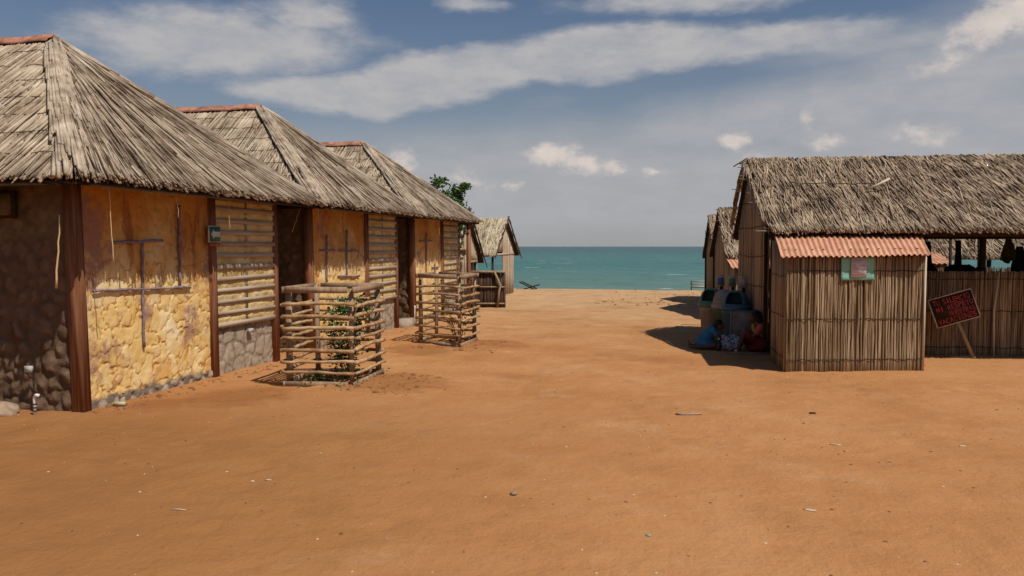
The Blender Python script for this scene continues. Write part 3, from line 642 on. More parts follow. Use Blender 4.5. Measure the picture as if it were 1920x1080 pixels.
def shrub(label, x, y, h, stems, nl, size, sp, seed):
    RS.seed(seed); r = thing('shrub', label, 'shrub', (x, y, 0)); g = G(); cen = []
    for i in range(stems):
        a = RS.rand()*6.28; R = .12+.2*RS.rand(); hh = h*(.5+.5*RS.rand()) if i else h; m = 7; t = np.linspace(0, 1, m)
        P = np.stack([x+np.cos(a)*R*t+.02*RS.randn(m), y+np.sin(a)*R*t+.02*RS.randn(m), hh*t], -1); g.tubes(P, np.linspace(.008, .003, m)[None], 5)
        cen += list(P[2:]); 
    part('stem', g, M['bark'], r, kind='stuff'); lf = G(); leaves(lf, np.array(cen), size, nl, sp); part('foliage', lf, M['leaf_g'], r, kind='stuff')
shrub('bushy green shrub growing inside the nearer branch cage', -4.28, 9.2, 1.08, 9, 1500, .046, .055, 5)
RS.seed(51); g = G(); cc = np.array([-4.2, 9.15, .95])+RS.randn(14, 3)*A(.10, .10, .07); leaves(g, cc, .05, 380, .035); o_ = part('foliage', g, M['leaf_g'], [q for q in bpy.data.objects if q.name == 'shrub'][0], kind='stuff')
RS.seed(11); g = G(); cc = np.stack([-4.4+.28*RS.randn(60), 9.15+.25*RS.randn(60), .02+.05*RS.rand(60)], -1); leaves(g, cc, .04, 800, .03)
tag(part('ground_leaves', g, M['leaf_g'], kind='stuff'), label='low green weeds on the soil inside the nearer branch cage', cat='weeds')
shrub('thin sparse shrub with few leaves inside the farther branch cage', -4.1, 13.4, 1.12, 6, 340, .05, .045, 8)

# tree behind the farthest hut
def tree(label, x, y, blobs_, nl, size, seed):
    RS.seed(seed); r = thing('tree', label, 'tree', (x, y, 0)); g = G()
    top = A(x, y, 2.0); g.tubes([(x, y, -.1), (x+.03, y, .8), (x-.02, y+.03, 1.5), tuple(top)], A(.09, .075, .06, .05)[None], 8); part('trunk', g, M['bark'], r, smooth=True)
    lf = G()
    for (bx, by, bz, R, n) in blobs_:
        b = A(bx, by, bz); g = G(); mid = (top+b)/2+RS.randn(3)*.08; g.tubes([tuple(top-A(0, 0, .3)), tuple(mid), tuple(b)], A(.03, .02, .008)[None], 5); part('branch', g, M['bark'], r)
        tw = b+RS.randn(26, 3)*A(R, R, R*.9)*.5; leaves(lf, tw, size, n, R*.13)
    part('foliage', lf, M['leaf'], r, kind='stuff')
tree('leafy green tree rising behind the farthest left hut', -7.1, 22.3, [(-7.35, 22.3, 3.55, .22, 260), (-6.85, 22.3, 3.2, .34, 520), (-6.7, 22.2, 2.6, .35, 600), (-6.9, 22.0, 2.15, .3, 600), (-7.5, 22.6, 3.0, .35, 600), (-6.62, 22.3, 3.42, .16, 300), (-6.95, 21.9, 1.7, .25, 600)], 0, .10, 3)
RS.seed(20)

# ------------------------------------------------------------------ right-hand buildings (their own street grid, turned 5 degrees)
TH = rad(5); E1 = A(math.cos(TH), math.sin(TH), 0); E2 = A(-math.sin(TH), math.cos(TH), 0); OO = A(1.17, 13.24, 0)
def lc(u, v, z, o=OO): return o+E1*u+E2*v+A(0, 0, z)
CANES = []
for i in range(7):
    m = 7; z = np.linspace(0, 1, m); P = np.stack([.004*RS.randn(m), .004*RS.randn(m), z], -1); P[:, :2] -= P[0, :2]*0
    R = .0115*(1+.08*RS.randn(m)); R[0] *= 1.1; CANES.append(G().tubes(P, R[None], 6, tone=float(RS.rand())).mesh('cane', M['cane'], smooth=True))
def canewall(parent, p, q, ztop, sp=.0245, zb=-.05, jit=.03, lean=.6, topf=None, rr=1.):
    p, q = A(*p), A(*q); ln = np.linalg.norm(q-p); n = int(ln/sp); d = (q-p)/ln; nr = A(-d[1], d[0], 0)
    for i in range(n):
        s = (i+.5)/n*ln+random.uniform(-.004, .004); P = p+d*s+nr*random.uniform(-.009, .009)
        zt = (topf(s/ln) if topf else ztop)+random.uniform(-jit, jit); k = random.uniform(.8, 1.35)*rr
        a = random.gauss(0, lean)*(3 if random.random() < .06 else 1); M_ = Matrix.Rotation(rad(a), 3, Vector(nr)); e = M_.to_euler(); e.rotate_axis('Z', random.uniform(0, 6))
        inst('cane', random.choice(CANES), parent, (P[0], P[1], zb), e, (k, k, zt-zb))
def canemass(g, p, q, zb, zt, sp=.03, r=.014, topf=None, jit=.02, botf=None):
    p, q = A(*p), A(*q); ln = np.linalg.norm(q-p); n = int(ln/sp); s = (np.arange(n)+.5)/n; P = p+(q-p)*s[:, None]; d = (q-p)/ln; nr = A(-d[1], d[0], 0)
    top = (np.array([topf(x) for x in s]) if topf else np.full(n, zt))+RS.uniform(-jit, jit, n); bot = np.array([botf(x) for x in s]) if botf else np.full(n, zb)
    P = P+nr*RS.uniform(-.008, .008, (n, 1)); t = np.linspace(0, 1, 4)[None, :, None]
    B = P.copy(); B[:, 2] = bot; T = P+d*(.008*RS.randn(n, 1)); T[:, 2] = top
    g.tubes(B[:, None]*(1-t)+T[:, None]*t+.004*RS.randn(n, 4, 3), r*(.75+.5*RS.rand(n))[:, None]*np.ones((1, 4)), 5, RS.rand(n))
def wire(parent, p, q, z, off, sag=.01, n=24, r=.006):
    p, q = A(*p), A(*q); d = (q-p); d /= np.linalg.norm(d); nr = A(-d[1], d[0], 0); t = np.linspace(0, 1, n)[:, None]
    P = p*(1-t)+q*t+nr*off+A(0, 0, z)+A(0, 0, 1)*(.006*RS.randn(n, 1)-sag*np.sin(np.pi*t)); part('tie_wire', G().tubes(P, r, 4), M['wire'], parent)
def tin(parent, b0, b1, t1, t0, wl=.075, amp=.013, nails=True, mat='tin'):
    b0, b1, t1, t0 = map(lambda p: A(*p), (b0, b1, t1, t0)); w = np.linalg.norm(b1-b0); nu = int(w/wl*10); nv = 8
    s = np.linspace(0, 1, nu)[None, :, None]; t = np.linspace(0, 1, nv)[:, None, None]
    V = (b0*(1-s)+b1*s)*(1-t)+(t0*(1-s)+t1*s)*t; n = np.cross(b1-b0, t0-b0); n /= np.linalg.norm(n); n = n if n[2] > 0 else -n
    V = V+n*(amp*np.cos(s*w/wl*2*np.pi)+.006*np.sin(t*5+s*9)); g = G(); g.grid(V)
    o = part('tin_sheet', g, M[mat], parent, smooth=True); md = o.modifiers.new('thickness', 'SOLIDIFY'); md.thickness = .006
    if nails:
        for k in range(11):
            for tt in (.2, .95):
                if tt > .5 and k % 4: continue
                ss = min(.985, (round((k+.4+random.uniform(-.25, .25))/11*w/wl))*wl/w); c = (b0*(1-ss)+b1*ss)*(1-tt)+(t0*(1-ss)+t1*ss)*tt+n*.018
                part('nail_cap', G().obox(c, E1*.011, E2*.011, n*.006), M['wire'], o)
def gable_roof(r, o, u0, u1, v0, vm, v1, ze, zr, n, rad_, Lr, mat, ze2=None, dark=.16, mess=.22, layers=.07, backn=None):
    ze2 = ze if ze2 is None else ze2
    P = lambda u, v, z: lc(u, v, z, o)
    for (va, za, nn_) in ((v0, ze, n), (v1, ze2, backn if backn is not None else n//4)):
        a, b, p, q = P(u0, va, za), P(u1, va, za), P(u0, vm, zr), P(u1, vm, zr)
        nr = np.cross(b-a, p-a); nr /= np.linalg.norm(nr); nr = nr if nr[2] > 0 else -nr
        part('roof_deck', quadslab(a-nr*.02, b-nr*.02, q-nr*.02, p-nr*.02, .05, nr), M['under'], r)
        if nn_:
            th, *_ = tri_thatch(a, b, p, nn_, rad_, Lr, layers, .10, kfan=0, mess=mess, dark=dark, top=q)
            part('thatch', th, mat, r, kind='stuff')
# main building
mb = thing('thatched_shelter', 'large thatched shelter on the right with the ragged roof, open side and orange tin awning', 'hut', tuple(lc(4, 2, 0)), 'gabled cane buildings on the right')
gable_roof(mb, OO, -.20, 8.2, -.78, 1.82, 3.5, 1.93, 3.24, 9000, .0115, (.35, 1.2), M['thatch_r'], 1.9, .10, .12, .055)
# ragged verge: hanging strands and projecting batten ends
g = G(); n = 90; t = RS.rand(n)
for (va, za) in ((-.78, 1.93), (3.5, 1.95)):
    t = RS.rand(n); t = .16+.66*t; C = np.array([lc(-.22, 1.82+(va-1.82)*x, 3.24+(za-3.24)*x) for x in t]); dd = lc(0, va-1.82, za-3.24)-OO; dd /= np.linalg.norm(dd)
    S0 = C-E1*(.05*RS.rand(n, 1)-.0)+A(0, 0, .04)-dd*.2; strands(g, S0, S0+dd*(.3+.3*RS.rand(n, 1))-E1*(.0+.03*RS.rand(n, 1))-A(0, 0, .05), .009+.008*RS.rand(n), tones(n, .1), A(0, 0, 1), .012)
part('verge_reeds', g, M['thatch_r'], mb, kind='stuff')
for k in range(26):
    s = random.random() if k > 14 else k/15.; side = k % 5 == 0; va, za = (3.5, 1.95) if side else (-.78, 1.93); c = lc(-.22, 1.82+(va-1.82)*s, 3.19+(za-3.24)*s); ln = random.uniform(.04, .2)*(1.4 if side else 1)
    part('batten_end', G().tubes([c+E1*.1, c-E1*ln+A(0, 0, random.uniform(-.01, .01))], .007, 5, tone=.9), M['thatch_r'], mb)
g = G(); n = 380; u = RS.uniform(-.2, 8.1, n); C = OO+E1*u[:, None]+E2*1.82+A(0, 0, 3.26); d = RS.randn(n, 3)*A(.35, 1, .05); d[:, :] = E1*(d[:, :1])+E2*d[:, 1:2]; d /= np.linalg.norm(d, axis=1)[:, None]; s_ = .12+.18*RS.rand(n, 1)
P = np.stack([C-d*s_-A(0, 0, .12)*s_*3, C+A(0, 0, .03)*RS.rand(n, 1), C+d*s_-A(0, 0, .12)*s_*3], 1); g.tubes(P, .012+.006*RS.rand(n, 1)*np.ones((1, 3)), 4, tones(n, .3)); part('ridge_thatch', g, M['thatch_r'], mb, kind='stuff')
# cord across the thatch
c0, c1 = lc(.35, .6, 2.66), lc(1.6, .55, 2.63); t = np.linspace(0, 1, 20)[:, None]; part('tie_cord', G().tubes(c0*(1-t)+c1*t+A(0, -.03, .07)+.008*RS.randn(20, 3), .007, 4), M['wire'], mb)
gf = lambda s: (3.14-(1.82-(.12+s*3.08))*.48) if .12+s*3.08 < 1.82 else 3.14-((.12+s*3.08)-1.82)*.735
g = G(); canemass(g, lc(-.12, .12, 0), lc(-.12, 3.2, 0), -.05, 0, .021, .0125, topf=gf); canemass(g, lc(-.09, .12, 0), lc(-.09, 3.2, 0), -.05, 0, .021, .012, topf=gf)
gw = part('gable_wall', g, M['cane_m'], mb, kind='stuff')
for z in (.16, .55, 1.05, 1.55, 2.05, 2.5):
    y1_ = min(3.2, 1.82+1.6*(1-(z-1.95)/1.21)) if z > 1.95 else 3.2; y0_ = max(.12, 1.82-2.35*(1-(z-1.95)/1.21)) if z > 1.95 else .12
    wire(mb, lc(-.137, y0_, 0), lc(-.137, y1_, 0), z, .004, .03, 24, .007)
for (u, v, w) in ((.06, -.02, .05), (2.05, .42, .055), (3.22, .42, .05), (3.9, .42, .05), (5.6, .42, .05), (2.6, 3.9, .05), (3.6, 3.9, .035), (4.6, 3.9, .05), (.05, 3.2, .05), (6.5, 3.9, .05), (4.05, 3.9, .03)):
    part('pole', G().tubes([lc(u, v, -.1), lc(u+.01, v, 1.0), lc(u, v, 1.98)], w, 8), M['dark_wood'], mb, smooth=True)
for v in (-.02, 3.9): part('eave_beam', G().tubes([lc(-.1, v, 1.88), lc(3, v, 1.90), lc(8.1, v, 1.89)], .055, 7), M['dark_wood'], mb, smooth=True)
g = G(); canemass(g, lc(-.15, .12, 0), lc(1.9, .14, 0), -.05, 1.9, .022, .013); part('gap_shade_wall', g, M['cane_dark'], mb, kind='stuff')  # cane wall added behind the annex to keep the gap dark
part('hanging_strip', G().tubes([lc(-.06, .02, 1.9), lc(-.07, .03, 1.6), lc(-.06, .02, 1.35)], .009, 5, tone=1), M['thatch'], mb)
g = G(); canemass(g, lc(1.95, .3, 0), lc(1.95, 3.8, 0), -.05, 1.9, .03, .015); part('shade_partition', g, M['cane_dark'], mb, kind='stuff')  # partition added to make the interior dark
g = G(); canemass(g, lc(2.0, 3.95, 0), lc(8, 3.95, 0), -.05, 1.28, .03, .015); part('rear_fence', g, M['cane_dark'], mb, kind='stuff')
# annex
a0, a1 = lc(-.18, -1.93, 0), lc(1.69, -1.55, 0)
b0, b1, b2, b3 = lc(-.29, -2.06, 1.56), lc(1.70, -1.72, 1.59), lc(1.98, -.42, 1.93), lc(-.10, -.42, 1.935)
ax = part('annex_frame', G().bar(tuple(a0+E2*.06+A(0, 0, 1.5)), tuple(a1+E2*.06+A(0, 0, 1.53)), .04, .05), M['dark_wood'], mb)
an = thing('cane_annex', 'small cane lean-to with an orange corrugated tin awning and a teal notice on its front', 'shed', tuple((a0+a1)/2))
ax.parent = an; ax.location = mb.location-an.location
canewall(an, a0, a1, 1.56, .0235, jit=.010, lean=.35, topf=lambda s: 1.54+.03*s)
g = G(); canemass(g, a0+E2*.022, a1+E2*.022, -.05, 1.54, .018, .0125); canemass(g, a0+E2*.05, a1+E2*.05, -.05, 1.55, .02, .0125); part('cane_backing', g, M['cane_m'], an, kind='stuff')
g = G(); canemass(g, lc(-.18, -1.9, 0), lc(-.16, -.75, 0), -.05, 0, .021, .0125, topf=lambda s: 1.52+.27*s); canemass(g, lc(-.15, -1.9, 0), lc(-.13, -.75, 0), -.05, 0, .021, .0125, topf=lambda s: 1.58+.27*s); part('side_canes', g, M['cane_m'], an, kind='stuff')
g = G(); canemass(g, lc(1.71, -1.5, 0), lc(1.75, -.1, 0), -.05, 0, .021, .0125, topf=lambda s: 1.6+.25*s); part('side_canes', g, M['cane_m'], an, kind='stuff')
for z in (.17, .72, 1.37): wire(an, a0, a1, z, -.022, .0, 30, .0055)
for z in (.2, .75, 1.3): wire(an, lc(-.2, -1.9, 0), lc(-.18, -.75, 0), z, .012, .01, 10, .0055)
part('corner_pole', G().tubes([a1+E1*.0+A(0, 0, -.1)-E2*.02, a1-E2*.02+A(0, 0, 1.56)], .017, 7, tone=1), M['cane_pale'], an, smooth=True)
tin(an, b0, b1, b2, b3)
# loose cane on the roof
c = lc(1.62, .35, 2.56); solo('loose_cane', G().tubes([(-.16, -.02, -.06), (0, 0, .01), (.17, .05, .10)], .02, 6, tone=1), M['thatch_pale'], 'thick pale loose cane lying across the big right-hand thatch roof', 'cane', tuple(c+A(0, -.03, .11)))

# fence in front of the open side
fn = thing('cane_fence', 'waist-high cane fence on the right behind the tilted sign', 'fence', tuple(lc(3, .22, 0)))
canewall(fn, lc(1.76, .2, 0), lc(4.6, .24, 0), 1.31, .0235, jit=.010, lean=.4)
g = G(); canemass(g, lc(1.76, .222, 0), lc(4.6, .262, 0), -.05, 1.30, .018, .0125); canemass(g, lc(1.76, .25, 0), lc(4.6, .29, 0), -.05, 1.30, .02, .0125); canemass(g, lc(4.6, .24, 0), lc(8, .28, 0), -.05, 1.31, .024, .012); part('cane_backing', g, M['cane_m'], fn, kind='stuff')
for z in (.13, .70, 1.19): wire(fn, lc(1.76, .2, 0), lc(4.6, .24, 0), z, -.02, .0, 40, .0055)
part('split_pole', G().tubes([lc(3.32, .15, -.05), lc(3.30, .15, .7), lc(3.36, .16, 1.3)], .016, 6, tone=.95), M['cane_pale'], fn)

# notice on the annex front
w_ = (a1-a0)/np.linalg.norm(a1-a0); nf = A(w_[1], -w_[0], 0)
pc = a0+w_*.96+nf*.025
r = thing('notice', 'teal card with a pale printed sheet, pinned on the front of the cane annex', 'notice', tuple(pc+A(0, 0, 1.39)))
def pl(s0, s1, z0, z1, off, th=.002): 
    c = pc+w_*((s0+s1)/2)+nf*off+A(0, 0, (z0+z1)/2); return G().obox(c, w_*(s1-s0)/2, nf*th, A(0, 0, (z1-z0)/2))
nu, nv = 12, 8; S, T = np.meshgrid(np.linspace(-.232, .232, nu), np.linspace(1.245, 1.555, nv))
wv = .006*np.sin(S*17)+.012*np.clip((1.27-T)/.03, 0, 1)*(1+.5*np.sin(S*31)); g = G(); g.grid((pc[None, None]+S[..., None]*w_+(.004+wv)[..., None]*nf)+T[..., None]*A(0, 0, 1)); o = part('card', g, M['teal_card'], r, smooth=True); o.modifiers.new('thickness', 'SOLIDIFY').thickness = .003
part('paper', pl(-.10, .115, 1.285, 1.545, .018), M['paper'], r)
for (s0, s1, z, h_, m_) in ((-.055, .06, 1.515, .012, 'ink'), (-.085, .03, 1.49, .004, 'ink'), (-.09, -.03, 1.447, .010, 'ink'), (-.01, .005, 1.447, .010, 'ink'), (.025, .105, 1.447, .010, 'ink'), (-.085, -.02, 1.42, .008, 'ink'), (-.085, .005, 1.395, .008, 'ink'), (-.05, -.03, 1.36, .008, 'ink'), (-.08, .09, 1.333, .018, 'ink_pink'), (-.04, .02, 1.308, .009, 'ink'), (.06, .078, 1.545, .008, 'ink'), (.088, .105, 1.537, .01, 'ink')):
    n_ = max(1, int((s1-s0)/.016))
    g = G()
    for k in range(n_):
        a = s0+(s1-s0)*k/n_; c = pc+w_*(a+(s1-s0)/n_*.42)+nf*.0225+A(0, 0, z); g.obox(c, w_*(s1-s0)/n_*.38, nf*.0008, A(0, 0, h_/2*random.uniform(.7, 1)))
    part('print', g, M[m_], r)

# tilted hand-lettered board
r = thing('tilted_sign', 'tilted dark board with red hand lettering on a slanting wooden stake by the fence', 'sign', tuple(lc(2.93, -.15, 0)))
cu, cz = 2.59, .765; ang = rad(17.5); RX = E1*math.cos(ang)+A(0, 0, 1)*math.sin(ang); RZ = -E1*math.sin(ang)*1.12+A(0, 0, 1)*math.cos(ang)*.98; NF = -E2
cpt = lc(cu, -.19, cz)
part('board', G().obox(cpt, RX*.315, NF*.008, RZ*.225), M['board_black'], r)
for (a, b, c_, d_) in ((-.315, .315, .222, .222), (-.315, .315, -.222, -.222), (-.315, -.315, -.222, .222), (.315, .315, -.222, .222)):
    part('frame_bar', G().bar(tuple(cpt+RX*a+RZ*c_+NF*.01), tuple(cpt+RX*b+RZ*d_+NF*.01), .018, .012, up=tuple(NF)), M['frame_grey'], r)
def textmesh(s, size):
    cu_ = bpy.data.curves.new('lettering', 'FONT'); cu_.body = s; cu_.size = size; cu_.offset = .0008; cu_.extrude = .0015; ob = bpy.data.objects.new('lettering', cu_); COL.objects.link(ob)
    dg = bpy.context.evaluated_depsgraph_get(); me = bpy.data.meshes.new_from_object(ob.evaluated_get(dg)); bpy.data.objects.remove(ob); return me
for (s, x0, x1, zz, hgt_) in (('TU SILENCIO', -.27, .27, .10, .085), ('MI RESPETO', -.25, .29, .0, .082), ('NUESTRAS', -.09, .29, -.095, .075), ('VACACIONES', -.28, .28, -.195, .085)):
    words = []
    n_ = len(s)
    for i, ch in enumerate(s):
        if ch == ' ': continue
        me = textmesh(ch, hgt_*1.38); co = np.empty(len(me.vertices)*3, np.float32); me.vertices.foreach_get('co', co); co = co.reshape(-1, 3).astype(float)
        wch = co[:, 0].max()-co[:, 0].min()+1e-6; slot = (x1-x0)/n_; tx = slot*(.86 if ch != 'I' else .3)
        co[:, 0] = (co[:, 0]-co[:, 0].min())/wch*tx+(slot-tx)/2; a = random.uniform(-.06, .06); co[:, :2] = co[:, :2]@np.array([[math.cos(a), math.sin(a)], [-math.sin(a), math.cos(a)]])
        co[:, 1] *= random.uniform(.88, 1.1); co[:, 1] += random.uniform(-.006, .006)
        Wp = cpt+(x0+i*slot+co[:, :1])*RX+(zz+co[:, 1:2])*RZ+NF*(.011+co[:, 2:3])-A(*r.location)
        me.vertices.foreach_set('co', Wp.astype(np.float32).ravel()); me.materials.clear(); me.materials.append(M['letter_red']); me.update()
        o = bpy.data.objects.new('letter', me); COL.objects.link(o); o.parent = r
part('stake', G().bar(tuple(lc(2.93, -.16, -.05)), tuple(lc(2.60, -.165, .70)), .045, .022, up=tuple(NF)), M['stake'], r)
part('foot_lath', G().bar(tuple(lc(2.93, -.17, .02)), tuple(lc(2.55, -.05, .015)), .03, .018), M['stake'], r)

# hanging things inside the open shelter
def hang(label, u, v, z0, z1, w, mat, seed, cat='cloth'):
    RS.seed(seed); nu, nv = 9, 9; S, T = np.meshgrid(np.linspace(-1, 1, nu), np.linspace(0, 1, nv)); fold = .03*np.sin(S*7+seed)+.02*np.sin(T*4+S*3)
    wd = w*(.45+.55*T*(1-.3*T)+.1*np.sin(T*5+seed)); V = lc(u, v, 0)+(S*wd)[..., None]*E1+fold[..., None]*E2+(z1+(z0-z1)*T+.03*np.sin(S*4+seed)*T)[..., None]*A(0, 0, 1)-lc(u, v, z1)
    g = G(); g.grid(V); o = solo('hanging_cloth', g, M[mat], label, cat, tuple(lc(u, v, z1)), 'cloths and hammocks hanging in the open shelter', smooth=True); o.modifiers.new('thickness', 'SOLIDIFY').thickness = .01
hang('dark cloth slung low just right of the tin awning in the shelter', 2.15, .5, 1.27, 1.55, .22, 'cloth_dark', 1)
hang('olive bundle hung under the eave right of the tin awning', 2.22, .3, 1.62, 1.72, .22, 'cloth_olive', 2)
hang('long dark cloth hung beside the stout dark pole of the shelter', 2.82, 1.6, 1.15, 1.78, .10, 'cloth_dark', 3)
hang('widest dark cloth bunched above the fence, left of the stout pole', 2.68, 1.2, 1.1, 1.42, .24, 'cloth_dark', 4)
hang('narrow dark cloth at the right edge of the picture, above the fence', 4.1, 1.2, 1.15, 1.7, .16, 'cloth_dark', 5)
hang('slanting dark cloth between the stout pole and the hammock of the shelter', 3.05, .9, 1.2, 1.8, .07, 'cloth_dark', 9)
hang('olive cloth high under the eave, right of the stout pole', 3.75, .8, 1.45, 1.82, .13, 'cloth_olive', 11)
hang('low dark hammock cloth in the shelter, right of the stout pole', 3.5, 2.0, 1.2, 1.38, .36, 'cloth_dark', 6)
RS.seed(33)

# two more gabled cane buildings towards the beach
def small_gable(label, apx, zr, ze, o_u0=0, ln=7, drop=1.95):
    o = A(apx[0], apx[1], 0); r = thing('thatched_shelter', label, 'hut', tuple(lc(2, 0, 0, o)), 'gabled cane buildings on the right')
    gable_roof(r, o, 0, ln, -drop, 0, drop, ze, zr, 3600, .0165, (.3, .9), M['thatch_r'], None, .14, .2, .06, 300)
    f = lambda s: ze+(zr-.06-ze)*(1-abs(-1.35+s*2.7)/drop)
    g = G(); canemass(g, lc(.12, -1.35, 0, o), lc(.12, 1.35, 0, o), -.05, 0, .03, .017, topf=f); part('gable_wall', g, M['cane_m'], r, kind='stuff')
    q0, q1 = lc(.12, -2.75, 0, o), lc(1.9, -2.6, 0, o); g = G(); canemass(g, q0, q1, -.05, ze-.28, .03, .017); canemass(g, q0, lc(.12, -1.35, 0, o), -.05, ze-.2, .03, .017); canemass(g, lc(1.9, -2.6, 0, o), lc(1.9, -1.4, 0, o), -.05, ze-.2, .03, .017); part('annex_canes', g, M['cane_m'], r, kind='stuff')
    tin(r, lc(.0, -2.95, ze-.24, o), lc(2.05, -2.75, ze-.22, o), lc(2.05, -1.75, ze+.0, o), lc(0, -1.75, ze+.0, o), .1, .015, False)
    for (u, v) in ((2.6, -1.5), (4.2, -1.5), (6, -1.5), (2.6, 1.5), (4.2, 1.5), (6, 1.5), (.1, 1.5)):
        part('pole', G().tubes([lc(u, v, -.1, o), lc(u, v, ze+.05, o)], .05, 7), M['dark_wood'], r)
    for k in range(8):
        s = k/8; c = lc(0, -drop*s, zr-.03+(ze-zr)*s, o); part('batten_end', G().tubes([c+E1*.1, c-E1*random.uniform(.03, .1)], .009, 5, tone=.8), M['thatch_r'], r)
    return r
sg = small_gable('second gabled thatch building on the right, just past the big shelter', (.46, 21.6), 2.69, 1.46); og = A(.46, 21.6, 0)
tin(sg, lc(3.7, -2.95, 1.33, og), lc(4.72, -2.95, 1.33, og), lc(4.72, -1.9, 1.55, og), lc(3.7, -1.9, 1.55, og), .1, .015, False)
g = G(); canemass(g, lc(3.7+.1, -2.75, 0, og), lc(4.72-.1, -2.75, 0, og), -.05, 1.34, .03, .017); canemass(g, lc(4.72-.1, -2.75, 0, og), lc(4.72-.1, -1.5, 0, og), -.05, 1.4, .03, .017); part('annex_canes', g, M['cane_m'], sg, kind='stuff')
small_gable('third and farthest gabled thatch building on the right, nearest the water', (.27, 25.5), 2.66, 1.36, ln=4.5, drop=1.8)

# bench by the water
r = thing('bench', 'low pale slatted bench at the top of the beach on the right', 'bench', (.05, 33.0, gz(0, 33)))
zb = gz(0, 33)
for z in (.12, .24, .36): part('slat', G().box(-.30, .40, 32.97, 33.0, zb+z, zb+z+.035), M['white'], r)
part('seat', G().box(-.30, .40, 32.66, 32.96, zb+.16, zb+.19), M['white'], r)
for x in (-.28, .38): part('leg', G().box(x-.02, x+.02, 32.7, 33.03, zb-.05, zb+.38), M['dark_wood'], r)

# folding chair on the beach
r = thing('beach_lounger', 'dark wooden crossed-frame beach lounger at the water\'s edge', 'lounger', (-6.5, 31.2, 0)); zz = gz(-6.5, 31.2)
for dy in (-.25, .25):
    part('rail', G().bar((-6.92, 31.2+dy, zz+.28), (-6.30, 31.2+dy, zz+.0), .05, .035), M['dark_wood'], r)
    part('rail', G().bar((-6.78, 31.2+dy, zz+.0), (-6.20, 31.2+dy, zz+.16), .05, .035), M['dark_wood'], r)
for k in range(5): t = k/5.; part('slat', G().bar((-6.90+.5*t, 30.93, zz+.285-.22*t), (-6.90+.5*t, 31.47, zz+.285-.22*t), .05, .015), M['dark_wood'], r)
for k in range(4): t = k/4.; part('slat', G().bar((-6.22-.3*t, 30.93, zz+.175-.08*t), (-6.22-.3*t, 31.47, zz+.175-.08*t), .05, .015), M['dark_wood'], r)

# ------------------------------------------------------------------ gabled huts at the far left, their ridge running away from the street
def left_gable(label, X, y0, ym, y1, ze, zr, solid, back):
    r = thing('gabled_hut', label, 'hut', (X, ym, 0), 'pale gabled huts beyond the left row')
    for (ya, n) in ((y0, 2200), (y1, 700)):
        a, b, p, q = A(back, ya, ze), A(X, ya, ze), A(back, ym, zr), A(X, ym, zr); nr = np.cross(b-a, p-a); nr /= np.linalg.norm(nr); nr = nr if nr[2] > 0 else -nr
        part('roof_deck', quadslab(a-nr*.02, b-nr*.02, q-nr*.02, p-nr*.02, .05, nr), M['under'], r)
        th, *_ = tri_thatch(a, b, p, n, .018, (.4, 1.1), .06, .1, kfan=0, mess=.1, dark=.1, top=q); part('thatch', th, M['thatch_pale'], r, kind='stuff')
        g = G(); n2 = 40; t = RS.rand(n2)[:, None]; C = q*(1-t)+b*t; dd = (b-q)/np.linalg.norm(b-q); strands(g, C-dd*.2+A(.03, 0, .02), C+dd*.35+A(.05, 0, .0), np.full(n2, .018), tones(n2, .5)*.8, nr, .01); part('verge_reeds', g, M['cane_dark'], r, kind='stuff')
    xf = X-.13; hw = (y1-y0)/2-.35
    f = lambda s: min(zr-.05, ze+(zr-ze)*(1-abs((ym-hw+s*2*hw)-ym)/((y1-y0)/2)))
    g = G()
    if solid is None: canemass(g, (xf, ym-hw, 0), (xf, ym+hw, 0), 0, 0, .03, .017, topf=f, botf=lambda s: ze+.02)
    else:
        canemass(g, (xf, ym-hw, 0), (xf, ym+hw, 0), 0, 0, .03, .017, topf=f, botf=lambda s: -.05 if s > solid else ze+.1)
    part('gable_wall', g, M['cane_pale'], r, kind='stuff')
    part('gable_beam', G().box(xf-.06, xf+.03, ym-hw, ym+hw, ze-.02, ze+.04), M['cane_pale'], r)
    for y in (ym-hw, ym+(solid or 0)*hw, ym+hw): part('pole', G().box(xf-.07, xf-.01, y-.04, y+.04, -.1, ze+.1), M['dark_wood'], r)
    return r, xf, hw
r, xf, hw = left_gable('farther pale gabled hut beyond the left row, its tall cane gable facing the path', -6.5, 25.4, 27.2, 29.0, 1.42, 2.66, .42, -11)
r, xf, hw = left_gable('nearer pale gabled hut half hidden behind the lone red post of the left row', -6.7, 21.5, 23.1, 24.75, 1.22, 2.74, None, -11)
g = G(); canemass(g, (-9, 21.6, 0), (-9, 24.6, 0), -.05, 1.3, .03, .02); part('rear_wall', g, M['cane_dark'], r, kind='stuff')
g = G(); canemass(g, (xf-.02, 21.9, 0), (xf-.02, 23.6, 0), -.05, .75, .03, .017); part('half_wall', g, M['cane_pale'], r, kind='stuff')
g = G(); canemass(g, (-10, 24.3, 0), (xf, 24.4, 0), -.05, 1.2, .03, .017); part('far_wall', g, M['cane_pale'], r, kind='stuff')
